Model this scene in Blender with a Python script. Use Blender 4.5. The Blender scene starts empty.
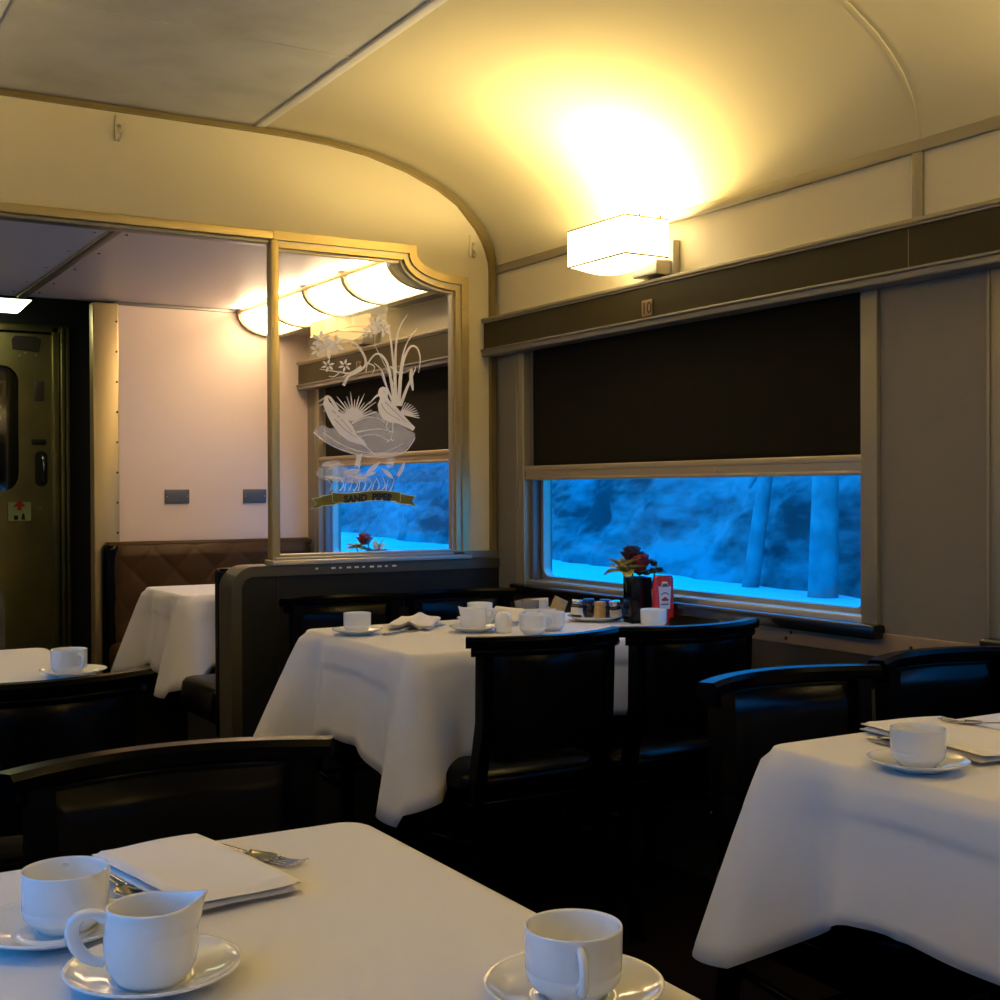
import bpy, bmesh, math, random
from mathutils import Vector, Matrix, noise
PI = math.pi
rnd = random.Random(7)
scene = bpy.context.scene
COL = scene.collection

# ------------------------------------------------------------------ materials
def mat(name, base=(.5, .5, .5), rough=.5, metal=0., spec=.5, emis=None, estr=0., coat=0., bump=None, var=None, sheen=0., ior=None):
    """bump = (scale, strength[, kind]) ; var = (scale, colour2[, lo, hi]) mottles the base colour."""
    m = bpy.data.materials.new(name); m.use_nodes = True
    nt = m.node_tree; b = nt.nodes['Principled BSDF']
    b.inputs['Base Color'].default_value = (*base, 1)
    b.inputs['Roughness'].default_value = rough
    b.inputs['Metallic'].default_value = metal
    b.inputs['Specular IOR Level'].default_value = spec
    b.inputs['Coat Weight'].default_value = coat
    b.inputs['Coat Roughness'].default_value = .08
    if sheen: b.inputs['Sheen Weight'].default_value = sheen
    if emis:
        b.inputs['Emission Color'].default_value = (*emis, 1)
        b.inputs['Emission Strength'].default_value = estr
    tc = nt.nodes.new('ShaderNodeTexCoord')
    if var:
        n = nt.nodes.new('ShaderNodeTexNoise'); n.inputs['Scale'].default_value = var[0]; n.inputs['Detail'].default_value = 4
        nt.links.new(tc.outputs['Object'], n.inputs['Vector'])
        r = nt.nodes.new('ShaderNodeValToRGB')
        r.color_ramp.elements[0].position = var[2] if len(var) > 2 else .35
        r.color_ramp.elements[1].position = var[3] if len(var) > 3 else .65
        r.color_ramp.elements[0].color = (*base, 1); r.color_ramp.elements[1].color = (*var[1], 1)
        nt.links.new(n.outputs['Fac'], r.inputs['Fac']); nt.links.new(r.outputs['Color'], b.inputs['Base Color'])
    if bump:
        kind = bump[2] if len(bump) > 2 else 'noise'
        if kind == 'noise':
            t = nt.nodes.new('ShaderNodeTexNoise'); t.inputs['Scale'].default_value = bump[0]; t.inputs['Detail'].default_value = 3
            nt.links.new(tc.outputs['Object'], t.inputs['Vector']); h = t.outputs['Fac']
        elif kind == 'brushed':
            mp = nt.nodes.new('ShaderNodeMapping'); mp.inputs['Scale'].default_value = (1, 1, 40)
            t = nt.nodes.new('ShaderNodeTexNoise'); t.inputs['Scale'].default_value = bump[0]
            nt.links.new(tc.outputs['Object'], mp.inputs['Vector']); nt.links.new(mp.outputs['Vector'], t.inputs['Vector']); h = t.outputs['Fac']
        elif kind == 'weave':
            hs = []
            for ax in ('X', 'Y', 'Z'):
                w = nt.nodes.new('ShaderNodeTexWave'); w.bands_direction = ax; w.inputs['Scale'].default_value = bump[0]
                nt.links.new(tc.outputs['Object'], w.inputs['Vector']); hs.append(w.outputs['Fac'])
            a = nt.nodes.new('ShaderNodeMath'); a.operation = 'ADD'; nt.links.new(hs[0], a.inputs[0]); nt.links.new(hs[1], a.inputs[1])
            c = nt.nodes.new('ShaderNodeMath'); c.operation = 'ADD'; nt.links.new(a.outputs[0], c.inputs[0]); nt.links.new(hs[2], c.inputs[1]); h = c.outputs[0]
        bp = nt.nodes.new('ShaderNodeBump'); bp.inputs['Strength'].default_value = bump[1]; bp.inputs['Distance'].default_value = .002
        nt.links.new(h, bp.inputs['Height']); nt.links.new(bp.outputs['Normal'], b.inputs['Normal'])
    return m

def mat_glass(name, tint=(1, 1, 1), refl=.05, rough=.0):
    m = bpy.data.materials.new(name); m.use_nodes = True; nt = m.node_tree
    nt.nodes.remove(nt.nodes['Principled BSDF']); out = nt.nodes['Material Output']
    tr = nt.nodes.new('ShaderNodeBsdfTransparent'); tr.inputs['Color'].default_value = (*tint, 1)
    gl = nt.nodes.new('ShaderNodeBsdfGlossy'); gl.inputs['Roughness'].default_value = rough
    lw = nt.nodes.new('ShaderNodeLayerWeight'); lw.inputs['Blend'].default_value = .35
    mr = nt.nodes.new('ShaderNodeMapRange'); mr.inputs['To Min'].default_value = refl; mr.inputs['To Max'].default_value = .6 if refl > .02 else .14
    pw = nt.nodes.new('ShaderNodeMath'); pw.operation = 'POWER'; pw.inputs[1].default_value = 3
    nt.links.new(lw.outputs['Facing'], pw.inputs[0]); nt.links.new(pw.outputs[0], mr.inputs['Value'])
    mx = nt.nodes.new('ShaderNodeMixShader')
    nt.links.new(mr.outputs['Result'], mx.inputs['Fac']); nt.links.new(tr.outputs[0], mx.inputs[1]); nt.links.new(gl.outputs[0], mx.inputs[2])
    nt.links.new(mx.outputs[0], out.inputs['Surface'])
    return m

def mat_frost(name, col, alpha):
    m = bpy.data.materials.new(name); m.use_nodes = True; nt = m.node_tree
    nt.nodes.remove(nt.nodes['Principled BSDF']); out = nt.nodes['Material Output']
    tr = nt.nodes.new('ShaderNodeBsdfTransparent')
    d = nt.nodes.new('ShaderNodeBsdfDiffuse'); d.inputs['Color'].default_value = (*col, 1)
    t = nt.nodes.new('ShaderNodeBsdfTranslucent'); t.inputs['Color'].default_value = (*col, 1)
    a = nt.nodes.new('ShaderNodeMixShader'); a.inputs['Fac'].default_value = .5
    nt.links.new(d.outputs[0], a.inputs[1]); nt.links.new(t.outputs[0], a.inputs[2])
    mx = nt.nodes.new('ShaderNodeMixShader'); mx.inputs['Fac'].default_value = alpha
    nt.links.new(tr.outputs[0], mx.inputs[1]); nt.links.new(a.outputs[0], mx.inputs[2])
    nt.links.new(mx.outputs[0], out.inputs['Surface'])
    return m

M = {}
M['cream'] = mat('cream_paint', (.64, .565, .36), .40, spec=.5, bump=(60, .04))
M['cove'] = mat('cove_paint', (.62, .55, .33), .30, spec=0., bump=(30, .03))
M['pink'] = mat('off_white_laminate', (.74, .60, .49), .5, bump=(90, .05))
M['soffit'] = mat('soffit_paint', (.62, .55, .50), .40)
M['panelgrey'] = mat('grey_ceiling_panel', (.50, .485, .39), .6, var=(3.0, (.36, .35, .27), .45, .75), bump=(220, .25))
M['striplight'] = mat('grey_trim_strip', (.72, .70, .60), .4)
M['brass'] = mat('warm_satin_metal', (.56, .44, .21), .36, .72, bump=(12, .15, 'brushed'))
M['steel'] = mat('brushed_steel', (.50, .46, .38), .34, .75, bump=(14, .2, 'brushed'))
M['alu'] = mat('matt_aluminium_paint', (.30, .26, .17), .45, .35)
M['mould'] = mat('grey_moulding', (.20, .19, .17), .4, .5)
M['valance'] = mat('brown_vinyl', (.036, .028, .007), .55, bump=(120, .2), spec=.2)
M['pillar'] = mat('textured_grey_wall', (.20, .175, .125), .62, bump=(260, .5))
M['dado'] = mat('dark_wainscot', (.045, .036, .024), .42, bump=(80, .2))
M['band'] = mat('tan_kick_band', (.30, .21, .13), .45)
M['ledge'] = mat('black_ledge', (.006, .006, .007), .25, coat=.3)
M['blind'] = mat('black_blind_fabric', (.012, .0105, .0055), .8, bump=(500, .6, 'weave'), spec=.12)
M['hem'] = mat('hem_bar_metal', (.44, .36, .23), .42, .5)
M['leather'] = mat('black_leather', (.0014, .0014, .0016), .25, spec=.10, bump=(140, .12))
M['wood'] = mat('black_lacquer_wood', (.0012, .0012, .0013), .24, spec=.055)
M['quilt'] = mat('brown_leather', (.055, .028, .008), .40, spec=.12, bump=(120, .12))
M['cloth'] = mat('white_linen', (.76, .74, .72), .88, bump=(420, .12, 'weave'), sheen=.1)
M['napkin'] = mat('white_napkin_linen', (.84, .81, .78), .9, bump=(500, .15, 'weave'))
M['china'] = mat('white_china', (.82, .82, .79), .12, spec=.5, coat=.4)
M['cutlery'] = mat('stainless_cutlery', (.55, .53, .49), .16, 1.)
M['carpet'] = mat('dark_carpet', (.007, .0025, .002), .95, var=(30, (.003, .0015, .0015)), spec=.1)
M['darkpaint'] = mat('black_panel', (.007, .007, .006), .45)
M['door'] = mat('worn_door_metal', (.30, .26, .11), .36, .9, bump=(20, .3), var=(6, (.24, .21, .09)))
M['greenmetal'] = mat('low_wall_panel', (.013, .013, .010), .5, bump=(200, .3), spec=.2)
M['plaque'] = mat('slate_plaque', (.075, .085, .10), .45)
M['shade'] = mat('lit_shade_fabric', (.8, .74, .6), .8, emis=(1, .80, .46), estr=4.6)
M['bowl'] = mat('lit_diffuser', (.8, .74, .6), .5, emis=(1, .78, .42), estr=5.0)
M['tube'] = mat('lit_acrylic', (.8, .76, .68), .4, emis=(1, .72, .42), estr=12)
M['dimshade'] = mat('dim_shade_fabric', (.45, .36, .18), .8, emis=(1, .62, .16), estr=.75)
M['tubefill'] = mat('fill_lit_acrylic', (.8, .76, .68), .4, emis=(1, .80, .55), estr=5)
M['dimbulb'] = mat('lit_bulb', (.8, .8, .7), .4, emis=(1, .78, .42), estr=6)
M['vestlight'] = mat('lit_vestibule_lens', (.8, .8, .7), .4, emis=(.95, 1, .62), estr=5.0)
M['glass'] = mat_glass('clear_glass', refl=.035)
M['winglass'] = mat_glass('window_glass', (.90, .96, 1), refl=.012)
M['frost'] = mat_frost('etched_frost', (.90, .90, .89), .68)
M['frost_soft'] = mat_frost('etched_frost_soft', (.85, .86, .9), .25)
M['frost_dark'] = mat_frost('etched_shade_lines', (.30, .32, .36), .45)
M['banner'] = mat_frost('gilt_banner', (.30, .28, .075), .88)
M['banneredge'] = mat_frost('banner_outline', (.85, .88, .72), .9)
M['ink'] = mat('black_lettering', (.006, .006, .005), .5)
M['rose'] = mat('red_petals', (.30, .006, .012), .55, var=(40, (.16, .003, .008)))
M['darkbloom'] = mat('dark_purple_petals', (.035, .012, .03), .6)
M['lily'] = mat('yellow_green_petals', (.32, .34, .035), .5, var=(25, (.45, .27, .08)))
M['leaf'] = mat('green_leaf', (.045, .10, .03), .5)
M['vase'] = mat('black_glass_vase', (.004, .004, .005), .15)
M['ketchup'] = mat('red_squeeze_bottle', (.50, .018, .022), .28, coat=.3)
M['label'] = mat('white_label', (.72, .72, .74), .5)
M['labelgrey'] = mat('label_marks', (.10, .14, .20), .5)
M['labelred'] = mat('label_red_marks', (.45, .03, .03), .5)
M['jam'] = mat('dark_jam_glass', (.028, .008, .006), .12, coat=.5)
M['honey'] = mat('amber_honey_glass', (.48, .26, .05), .14, coat=.5)
M['lidblue'] = mat('blue_lid', (.012, .055, .22), .3, .3)
M['lidsilver'] = mat('silver_lid', (.62, .66, .68), .22, .9)
M['pkwhite'] = mat('white_paper_packet', (.70, .68, .64), .7)
M['pkgrey'] = mat('grey_paper_packet', (.22, .20, .19), .7)
M['pktan'] = mat('tan_paper_packet', (.46, .31, .12), .7)
M['sticker'] = mat('pale_sticker', (.42, .47, .22), .6)
M['stickred'] = mat('red_print', (.45, .03, .02), .6)
M['snow'] = mat('snow', (.90, .92, .95), .7, var=(.25, (.78, .82, .88)))
M['woods'] = mat('snowy_foliage', (.06, .07, .075), .9, spec=.1)
def woods_nodes(m):
    nt = m.node_tree; b = nt.nodes['Principled BSDF']; tc = nt.nodes.new('ShaderNodeTexCoord'); fac = None
    for sc, w_ in (((.25, .16, .5), .5), ((1, .55, 1.7), .32), ((1, 2.0, 5.0), .18)):
        mp = nt.nodes.new('ShaderNodeMapping'); mp.inputs['Scale'].default_value = sc
        n = nt.nodes.new('ShaderNodeTexNoise'); n.inputs['Scale'].default_value = 1; n.inputs['Detail'].default_value = 2
        nt.links.new(tc.outputs['Object'], mp.inputs['Vector']); nt.links.new(mp.outputs['Vector'], n.inputs['Vector'])
        k = nt.nodes.new('ShaderNodeMath'); k.operation = 'MULTIPLY'; k.inputs[1].default_value = w_; nt.links.new(n.outputs['Fac'], k.inputs[0])
        if fac is None: fac = k.outputs[0]
        else:
            s_ = nt.nodes.new('ShaderNodeMath'); nt.links.new(fac, s_.inputs[0]); nt.links.new(k.outputs[0], s_.inputs[1]); fac = s_.outputs[0]
    r = nt.nodes.new('ShaderNodeValToRGB'); r.color_ramp.elements[0].position = .41; r.color_ramp.elements[1].position = .61
    r.color_ramp.elements[0].color = (.055, .072, .085, 1); r.color_ramp.elements[1].color = (.32, .35, .39, 1)
    nt.links.new(fac, r.inputs['Fac']); nt.links.new(r.outputs['Color'], b.inputs['Base Color'])
woods_nodes(M['woods'])
M['bark'] = mat('pale_bark', (.34, .37, .40), .9, var=(1.6, (.18, .21, .24)))
M['rubber'] = mat('black_rubber', (.01, .01, .01), .6)
M['clip'] = mat('clear_plastic_clip', (.66, .58, .38), .3)
M['archmetal'] = mat('dull_brass_edge', (.26, .20, .085), .38, .7)
M['darkalu'] = mat('dark_edge_metal', (.085, .072, .040), .38, .5)
M['ventdark'] = mat('vent_dark', (.11, .10, .075), .6)

# ------------------------------------------------------------------ mesh helpers
class MB:
    def __init__(s): s.bm = bmesh.new(); s.mi = 0
    def _f(s, vs, smooth=False):
        try:
            f = s.bm.faces.new(vs); f.material_index = s.mi; f.smooth = smooth; return f
        except ValueError: return None
    def box(s, x0, x1, y0, y1, z0, z1, bev=0., seg=2, mtx=None):
        t = bmesh.new()
        bmesh.ops.create_cube(t, size=1)
        for v in t.verts:
            v.co = Vector(((x0+x1)/2+v.co.x*(x1-x0), (y0+y1)/2+v.co.y*(y1-y0), (z0+z1)/2+v.co.z*(z1-z0)))
        if bev: bmesh.ops.bevel(t, geom=list(t.edges), offset=bev, segments=seg, profile=.6, affect='EDGES')
        s._merge(t, mtx, bev > 0)
        return s
    def _merge(s, t, mtx=None, smooth=False):
        mp = {}
        for v in t.verts: mp[v] = s.bm.verts.new(mtx @ v.co if mtx else v.co)
        for f in t.faces: s._f([mp[v] for v in f.verts], smooth)
        t.free()
    def lathe(s, prof, n=32, c=(0, 0, 0), fn=None):
        rings = []
        for r, z in prof:
            if r < 1e-6: rings.append([s.bm.verts.new((c[0], c[1], c[2]+z))])
            else:
                ring = []
                for i in range(n):
                    a = 2*PI*i/n; p = Vector((r*math.cos(a), r*math.sin(a), z))
                    if fn: p = fn(p, a)
                    ring.append(s.bm.verts.new((c[0]+p.x, c[1]+p.y, c[2]+p.z)))
                rings.append(ring)
        for A, B in zip(rings, rings[1:]):
            for i in range(n):
                j = (i+1) % n
                if len(A) == 1 and len(B) == 1: continue
                if len(A) == 1: s._f([A[0], B[j], B[i]][::-1], True)
                elif len(B) == 1: s._f([A[i], A[j], B[0]], True)
                else: s._f([A[i], A[j], B[j], B[i]], True)
        return s
    def sweep(s, pts, sec, up=Vector((0, 0, 1)), caps=True, smooth=True, scale=None):
        """sec: list of (a,b): a across, b along 'up-ish'. pts: polyline."""
        pts = [Vector(p) for p in pts]; rings = []
        for i, p in enumerate(pts):
            d = (pts[min(i+1, len(pts)-1)]-pts[max(i-1, 0)]).normalized()
            side = d.cross(up)
            if side.length < 1e-5: side = d.cross(Vector((1, 0, .01)))
            side.normalize(); u2 = side.cross(d).normalized()
            k = scale(i/(len(pts)-1)) if scale else 1
            rings.append([s.bm.verts.new(p+side*a*k+u2*b*k) for a, b in sec])
        n = len(sec)
        for A, B in zip(rings, rings[1:]):
            for i in range(n): s._f([A[i], A[(i+1) % n], B[(i+1) % n], B[i]], smooth)
        if caps:
            s._f(rings[0][::-1]); s._f(rings[-1])
        return s
    def tube(s, pts, r, n=10, scale=None, flat=1., up=Vector((0, 0, 1))):
        return s.sweep(pts, [(r*math.cos(2*PI*i/n), r*flat*math.sin(2*PI*i/n)) for i in range(n)], up=up, scale=scale)
    def prism(s, poly, axis, a0, a1, smooth=False):
        """poly 2D; axis 'y': (x,z) extruded y; 'x': (y,z); 'z': (x,y)"""
        def P(p, a):
            return {'y': (p[0], a, p[1]), 'x': (a, p[0], p[1]), 'z': (p[0], p[1], a)}[axis]
        A = [s.bm.verts.new(P(p, a0)) for p in poly]; B = [s.bm.verts.new(P(p, a1)) for p in poly]
        s._f(A); s._f(B[::-1]); n = len(poly)
        for i in range(n): s._f([A[i], B[i], B[(i+1) % n], A[(i+1) % n]], smooth)
        return s
    def grid(s, fn, nu, nv, smooth=True, closed_u=False):
        g = [[s.bm.verts.new(fn(i/nu, j/nv)) for j in range(nv+1)] for i in range(nu if closed_u else nu+1)]
        for i in range(nu):
            for j in range(nv): s._f([g[i][j], g[(i+1) % len(g)][j], g[(i+1) % len(g)][j+1], g[i][j+1]], smooth)
        return g
    def sphere(s, c, r, sc=(1, 1, 1), sub=2):
        t = bmesh.new(); bmesh.ops.create_icosphere(t, subdivisions=sub, radius=r)
        for v in t.verts: v.co = Vector((v.co.x*sc[0]+c[0], v.co.y*sc[1]+c[1], v.co.z*sc[2]+c[2]))
        s._merge(t, None, True); return s
    def build(s, name, m, parent=None, loc=None, solid=0, recalc=True, autos=False):
        if recalc: bmesh.ops.recalc_face_normals(s.bm, faces=s.bm.faces)
        me = bpy.data.meshes.new(name); s.bm.to_mesh(me); s.bm.free()
        for k in (m if isinstance(m, (list, tuple)) else [m]): me.materials.append(M[k] if isinstance(k, str) else k)
        o = bpy.data.objects.new(name, me); COL.objects.link(o)
        if parent: o.parent = parent
        if loc: o.location = loc
        if solid:
            md = o.modifiers.new('solid', 'SOLIDIFY'); md.thickness = solid; md.offset = -1
        if autos:
            try: me.set_sharp_from_angle(angle=math.radians(35))
            except Exception: pass
        return o

def tag(o, label=None, cat=None, group=None, kind=None):
    if label: o['label'] = label
    if cat: o['category'] = cat
    if group: o['group'] = group
    if kind: o['kind'] = kind
    return o
def empty(name, loc=(0, 0, 0), rz=0., label=None, cat=None, group=None, kind=None):
    o = bpy.data.objects.new(name, None); COL.objects.link(o); o.location = loc; o.rotation_euler = (0, 0, rz); o.empty_display_size = .05
    return tag(o, label, cat, group, kind)
def struct(name, mb, m, parent=None, **k):
    o = mb.build(name, m, parent, **k)
    if not parent: o['kind'] = 'structure'
    return o
def copy_tree(o, parent=None):
    c = o.copy(); COL.objects.link(c)
    if parent: c.parent = parent
    for ch in o.children: copy_tree(ch, c)
    return c
def relabel(o, label, group=None):
    o['label'] = label
    if group: o['group'] = group
    return o
def ellarc(cx, cz, rx, rz, a0, a1, n):
    return [(cx+rx*math.cos(math.radians(a0+(a1-a0)*i/n)), cz+rz*math.sin(math.radians(a0+(a1-a0)*i/n))) for i in range(n+1)]

# ------------------------------------------------------------------ the car body
W, L = 2.5, -.35           # right and left wall faces
CX = (W+L)/2               # car centre line
PY = 4.23                  # near face of the glazed partition
EY = 6.116                 # end wall of the far section
REAR = -2.6
ZC = 2.428                 # flat ceiling
XS = 1.556                 # seam between flat ceiling and cove
COVE = [(2.5, 2.03), (2.497, 2.06), (2.485, 2.10), (2.466, 2.14), (2.44, 2.18), (2.40, 2.222), (2.348, 2.263), (2.263, 2.312), (2.138, 2.360), (1.976, 2.40), (1.82, 2.419), (1.70, 2.426), (XS, ZC)]
def mir(p): return (2*CX-p[0], p[1])

struct('floor', MB().box(L-.2, W+.2, REAR-.1, 7.5, -.06, 0), 'carpet')
mb = MB()
mb.prism([(XS, ZC), (mir((XS, 0))[0], ZC), (mir((XS, 0))[0], ZC+.03), (XS, ZC+.03)], 'y', REAR, PY+.03)
struct('ceiling', mb, 'panelgrey')
for nm, f in (('ceiling_cove', lambda p: p), ('ceiling_cove', mir)):
    mb = MB()
    pts = [f(p) for p in COVE]; outp = [f((p[0]+.03, p[1]+.03)) for p in COVE]
    mb.prism(pts+outp[::-1], 'y', REAR, PY+.03, smooth=True)
    struct(nm, mb, 'cove', autos=True)
# trim strips of the ceiling
k = 0
def trim(mb, m, **kw):
    global k; k += 1
    return struct('trim_%d' % k, mb, m, **kw)
for x in (XS, mir((XS, 0))[0]):
    trim(MB().box(x-.020, x+.012, REAR, PY, ZC-.007, ZC+.004, .003), 'striplight')
# faint cross seams of the perforated panels and cove ribs
for y in (3.42, 2.6, 1.75, .9, .1):
    trim(MB().box(mir((XS, 0))[0]+.02, XS-.02, y-.004, y+.004, ZC-.0025, ZC+.002), 'panelgrey')
for f in (lambda p: p, mir):
    mb = MB()
    for y in (2.18, .13):
        poly = [f(p) for p in COVE]; inner = [f((p[0]-.0022, p[1]-.0022)) for p in COVE]
        mb.prism(poly+inner[::-1], 'y', y-.005, y+.005)
    trim(mb, 'cove')
# curved edge trim where the shell meets the partition
arch = [(2.492, .94)] + [(2.492, 1.80)] + [(p[0]-.006, p[1]-.006) for p in COVE]
arch = arch+[mir(p) for p in arch[::-1]]
inn = [(2.470, .94), (2.470, 1.80)]+[(CX+(p[0]-CX)*.987-.012*((p[1]-2.03)/.4 < .55), p[1]-.022) for p in COVE]
inn = inn+[mir(p) for p in inn[::-1]]
mb = MB(); mb.prism(arch+inn[::-1], 'y', PY-.020, PY+.001)
trim(mb, 'archmetal')

# side walls -------------------------------------------------
WIN = [(2.36, 4.02), (.31, 1.93), (-1.74, -.12)]
FARWIN = (4.42, 5.96)
def side_wall(name, face, sgn, wins, y_end):
    mb = MB(); x0, x1 = sorted((face, face+sgn*.10))
    cols = []; prev = REAR
    for a, b in sorted(wins):
        cols.append((prev, a)); prev = b
    cols.append((prev, y_end))
    for a, b in cols: mb.box(x0, x1, a, b, .80, 1.72)
    w = struct(name, mb, 'pillar')
    mb = MB(); mb.box(x0, x1, REAR, y_end, 0, .80); struct('trim_%d' % (60+(sgn > 0)), mb, 'dado')
    mb = MB(); mb.box(x0, x1, REAR, y_end, 1.72, 2.06); struct('trim_%d' % (62+(sgn > 0)), mb, 'cream')
    mb = MB(); mb.box(face-sgn*.010, face+sgn*.002, REAR, PY-.02, 1.995, 2.026, .003); struct('trim_%d' % (64+(sgn > 0)), mb, 'alu')
    mb = MB()
    for y in (2.18, .13): mb.box(face-sgn*.009, face+sgn*.002, y-.016, y+.016, 1.815, 1.996, .002)
    struct('trim_%d' % (66+(sgn > 0)), mb, 'alu')
    return w
side_wall('wall_right', W, 1, WIN+[FARWIN], EY+.05)
side_wall('wall_left', L, -1, WIN, EY+.05)
# tan band below the ledge and screws
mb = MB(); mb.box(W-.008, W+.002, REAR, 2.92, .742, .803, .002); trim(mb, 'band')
mb = MB()
for y in (2.12, 2.20, 2.62, 2.64):
    mb.sphere((W-.009, y, .775 if y != 2.64 else .757), .006, (.5, 1, 1), 1)
trim(mb, 'rubber')

def window(n, face, sgn, a, b, bottom_hem, blind_label, win_side, near_rod=True):
    """opening a..b along the wall; glass set back; metal surround; half drawn blind."""
    fx = lambda d: face+sgn*d          # d>0 into the wall
    z0, z1 = .828, 1.72
    root = empty('window_%d' % n, (0, 0, 0), kind='structure')
    def bx(mb, d0, d1, y0, y1, za, zb, bev=0.):
        x0, x1 = sorted((fx(d0), fx(d1))); mb.box(x0, x1, y0, y1, za, zb, bev)
    # rounded metal surround round the glass
    r = .05; ys, ye, zs, ze = a+.028, b-.045, z0+.014, z1
    def rr(o):
        rad = r+o; P = []
        for cy, cz, a0 in ((ye-r, ze-r, 0), (ys+r, ze-r, 90), (ys+r, zs+r, 180), (ye-r, zs+r, 270)):
            for i in range(7):
                t = math.radians(a0+90*i/6); P.append((cy+rad*math.cos(t), cz+rad*math.sin(t)))
        return P
    for o0, o1, d0, d1, mm in ((-.012, .004, .045, .075, 'steel'), (.004, .036, .055, .075, 'steel')):
        mb = MB(); A = rr(o1); B = rr(o0); n_ = len(A)
        vs = {}
        for tagk, P, d in (('A0', A, d0), ('B0', B, d0), ('A1', A, d1), ('B1', B, d1)):
            vs[tagk] = [mb.bm.verts.new((fx(d), p[0], p[1])) for p in P]
        for i in range(n_):
            j = (i+1) % n_
            mb._f([vs['A0'][i], vs['A0'][j], vs['B0'][j], vs['B0'][i]]); mb._f([vs['A1'][i], vs['A1'][j], vs['B1'][j], vs['B1'][i]])
            mb._f([vs['B0'][i], vs['B0'][j], vs['B1'][j], vs['B1'][i]]); mb._f([vs['A0'][i], vs['A0'][j], vs['A1'][j], vs['A1'][i]])
        mb.build('window_frame', mm, root)
    mb = MB()
    bx(mb, .018, .10, a-.002, a+.03, z0-.01, z1); bx(mb, .018, .10, b-.03, b+.002, z0-.01, z1)   # reveals / blind rails
    mb.build('side_rail', 'mould', root)
    mb = MB(); bx(mb, .0, .085, a, b, z0-.03, z0+.012, .006); mb.build('sill', 'steel', root)
    mb = MB(); bx(mb, .064, .070, a+.03, b-.03, z0, z1); mb.build('glass_pane', 'winglass', root)
    # vertical metal jamb trims on the wall face
    mb = MB()
    for y0, y1 in ((b-.005, b+.04), (a-.050, a+.004)):
        bx(mb, -.008, .02, y0, y1, .80, z1, .003)
    for y in (b+.04, a-.050): bx(mb, -.012, .004, y-.004, y+.004, .80, z1, .001)
    mb.build('jamb_trim', 'alu', root)
    # black ledge
    mb = MB(); bx(mb, -.045, .002, a-.07, b+.04, .788, .824, .006); mb.build('ledge', 'ledge', root)
    if blind_label:
        t = empty('roller_blind', (fx(.012), (a+b)/2, bottom_hem), 0, blind_label, 'blind')
        hb = MB()
        w = (b-a)/2-.004
        def fab(u, v):
            y = -w+2*w*u; z = .04+(1.735-bottom_hem-.04)*v
            edge = 0.012*max(0, (u-.955)/.045)*math.sin(v*PI)*1.2
            return (sgn*(.012-.010*math.sin(v*PI)*math.sin(u*PI)+.004*math.sin(u*9+v*3)*v*(1-v)*2), y-edge*(1 if u > .5 else -1), z)
        hb.grid(fab, 40, 14); hb.build('blind_fabric', 'blind', t, solid=.003, recalc=False)
        hb = MB(); hb.box(-.012, .012, -w, w, 0, .054, .004); hb.box(-.016, .012, -w, w, .034, .052, .003); hb.box(-.015, .01, -w, w, .002, .012, .003)
        for y in (-w*.93, -.25, .52): hb.sphere((-sgn*.0135, y, .02), .005, (.5, 1, 1), 1)
        hb.build('hem_bar', 'hem', t)
    return root
window(1, W, 1, *WIN[0], 1.205, 'black roller blind half drawn over the window beside the flower vase', 'r')
window(2, W, 1, *WIN[1], 1.225, 'black roller blind cut off by right edge of the photo', 'r')
window(3, W, 1, *WIN[2], 1.225, 'black roller blind of the rear right window', 'r')
window(4, W, 1, *FARWIN, 1.285, 'black roller blind of the far section seen through the etched glass', 'r')
for i, (wn, lb_) in enumerate(zip(WIN, ('unseen black roller blind added against daylight, left window by the far left table', 'unseen black roller blind added against daylight, left window by the nearest table', 'unseen black roller blind added against daylight, rear left window'))): window(5+i, L, -1, *wn, (1.20, 1.34, 1.20)[i], lb_, 'l')  # unseen left blinds, added to cut the blue daylight coming in

# pelmets
def pelmet(face, sgn, y0, y1, label, number=None, ny=3.20):
    t = empty('window_pelmet', (face, (y0+y1)/2, 1.68), 0, label, 'pelmet')
    h = (y1-y0)/2; s = -sgn
    def bx(mb, d0, d1, z0, z1, bev=.0, e=0):
        x0, x1 = sorted((s*d0, s*d1)); mb.box(x0, x1, -h-e, h+e, z0, z1, bev)
    mb = MB(); bx(mb, 0, .055, .022, .130); mb.build('pelmet_board', 'valance', t)
    mb = MB(); bx(mb, 0, .066, .130, .142, .003, .003); bx(mb, 0, .060, .124, .131, .001, .002); mb.build('top_rail', 'alu', t)
    mb = MB(); bx(mb, 0, .062, -.002, .020, .004, .003); bx(mb, 0, .068, .017, .025, .002, .003); mb.build('bottom_moulding', 'mould', t)
    mb = MB(); x0, x1 = sorted((s*.0545, s*.0556))
    if y0 < 2.2 < y1: mb.box(x0, x1, 2.165-(y0+y1)/2-.001, 2.165-(y0+y1)/2+.001, .025, .124); mb.build('joint_line', 'mould', t) if y0 < 2.2 < y1 else None
    if number:
        yc = ny-(y0+y1)/2
        p = MB(); x0, x1 = sorted((s*.054, s*.060)); p.box(x0, x1, yc-.026, yc+.026, .030, .082, .002)
        pl = p.build('number_plate', mat('bronze_plate_'+number, (.22, .14, .06), .5, .2), t)
        cu = bpy.data.curves.new('digits', 'FONT'); cu.body = number; cu.size = .052; cu.extrude = .0006; cu.align_x = 'CENTER'
        to = bpy.data.objects.new('digits', cu); me = bpy.data.meshes.new_from_object(to); bpy.data.objects.remove(to)
        me.materials.append(M['ink']); d = bpy.data.objects.new('digits', me); COL.objects.link(d); d.parent = pl
        d.matrix_local = Matrix.Translation((s*.0608, yc, .039)) @ Matrix.Rotation(-PI/2, 4, 'Z') @ Matrix.Rotation(PI/2, 4, 'X')
    return t
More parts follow.
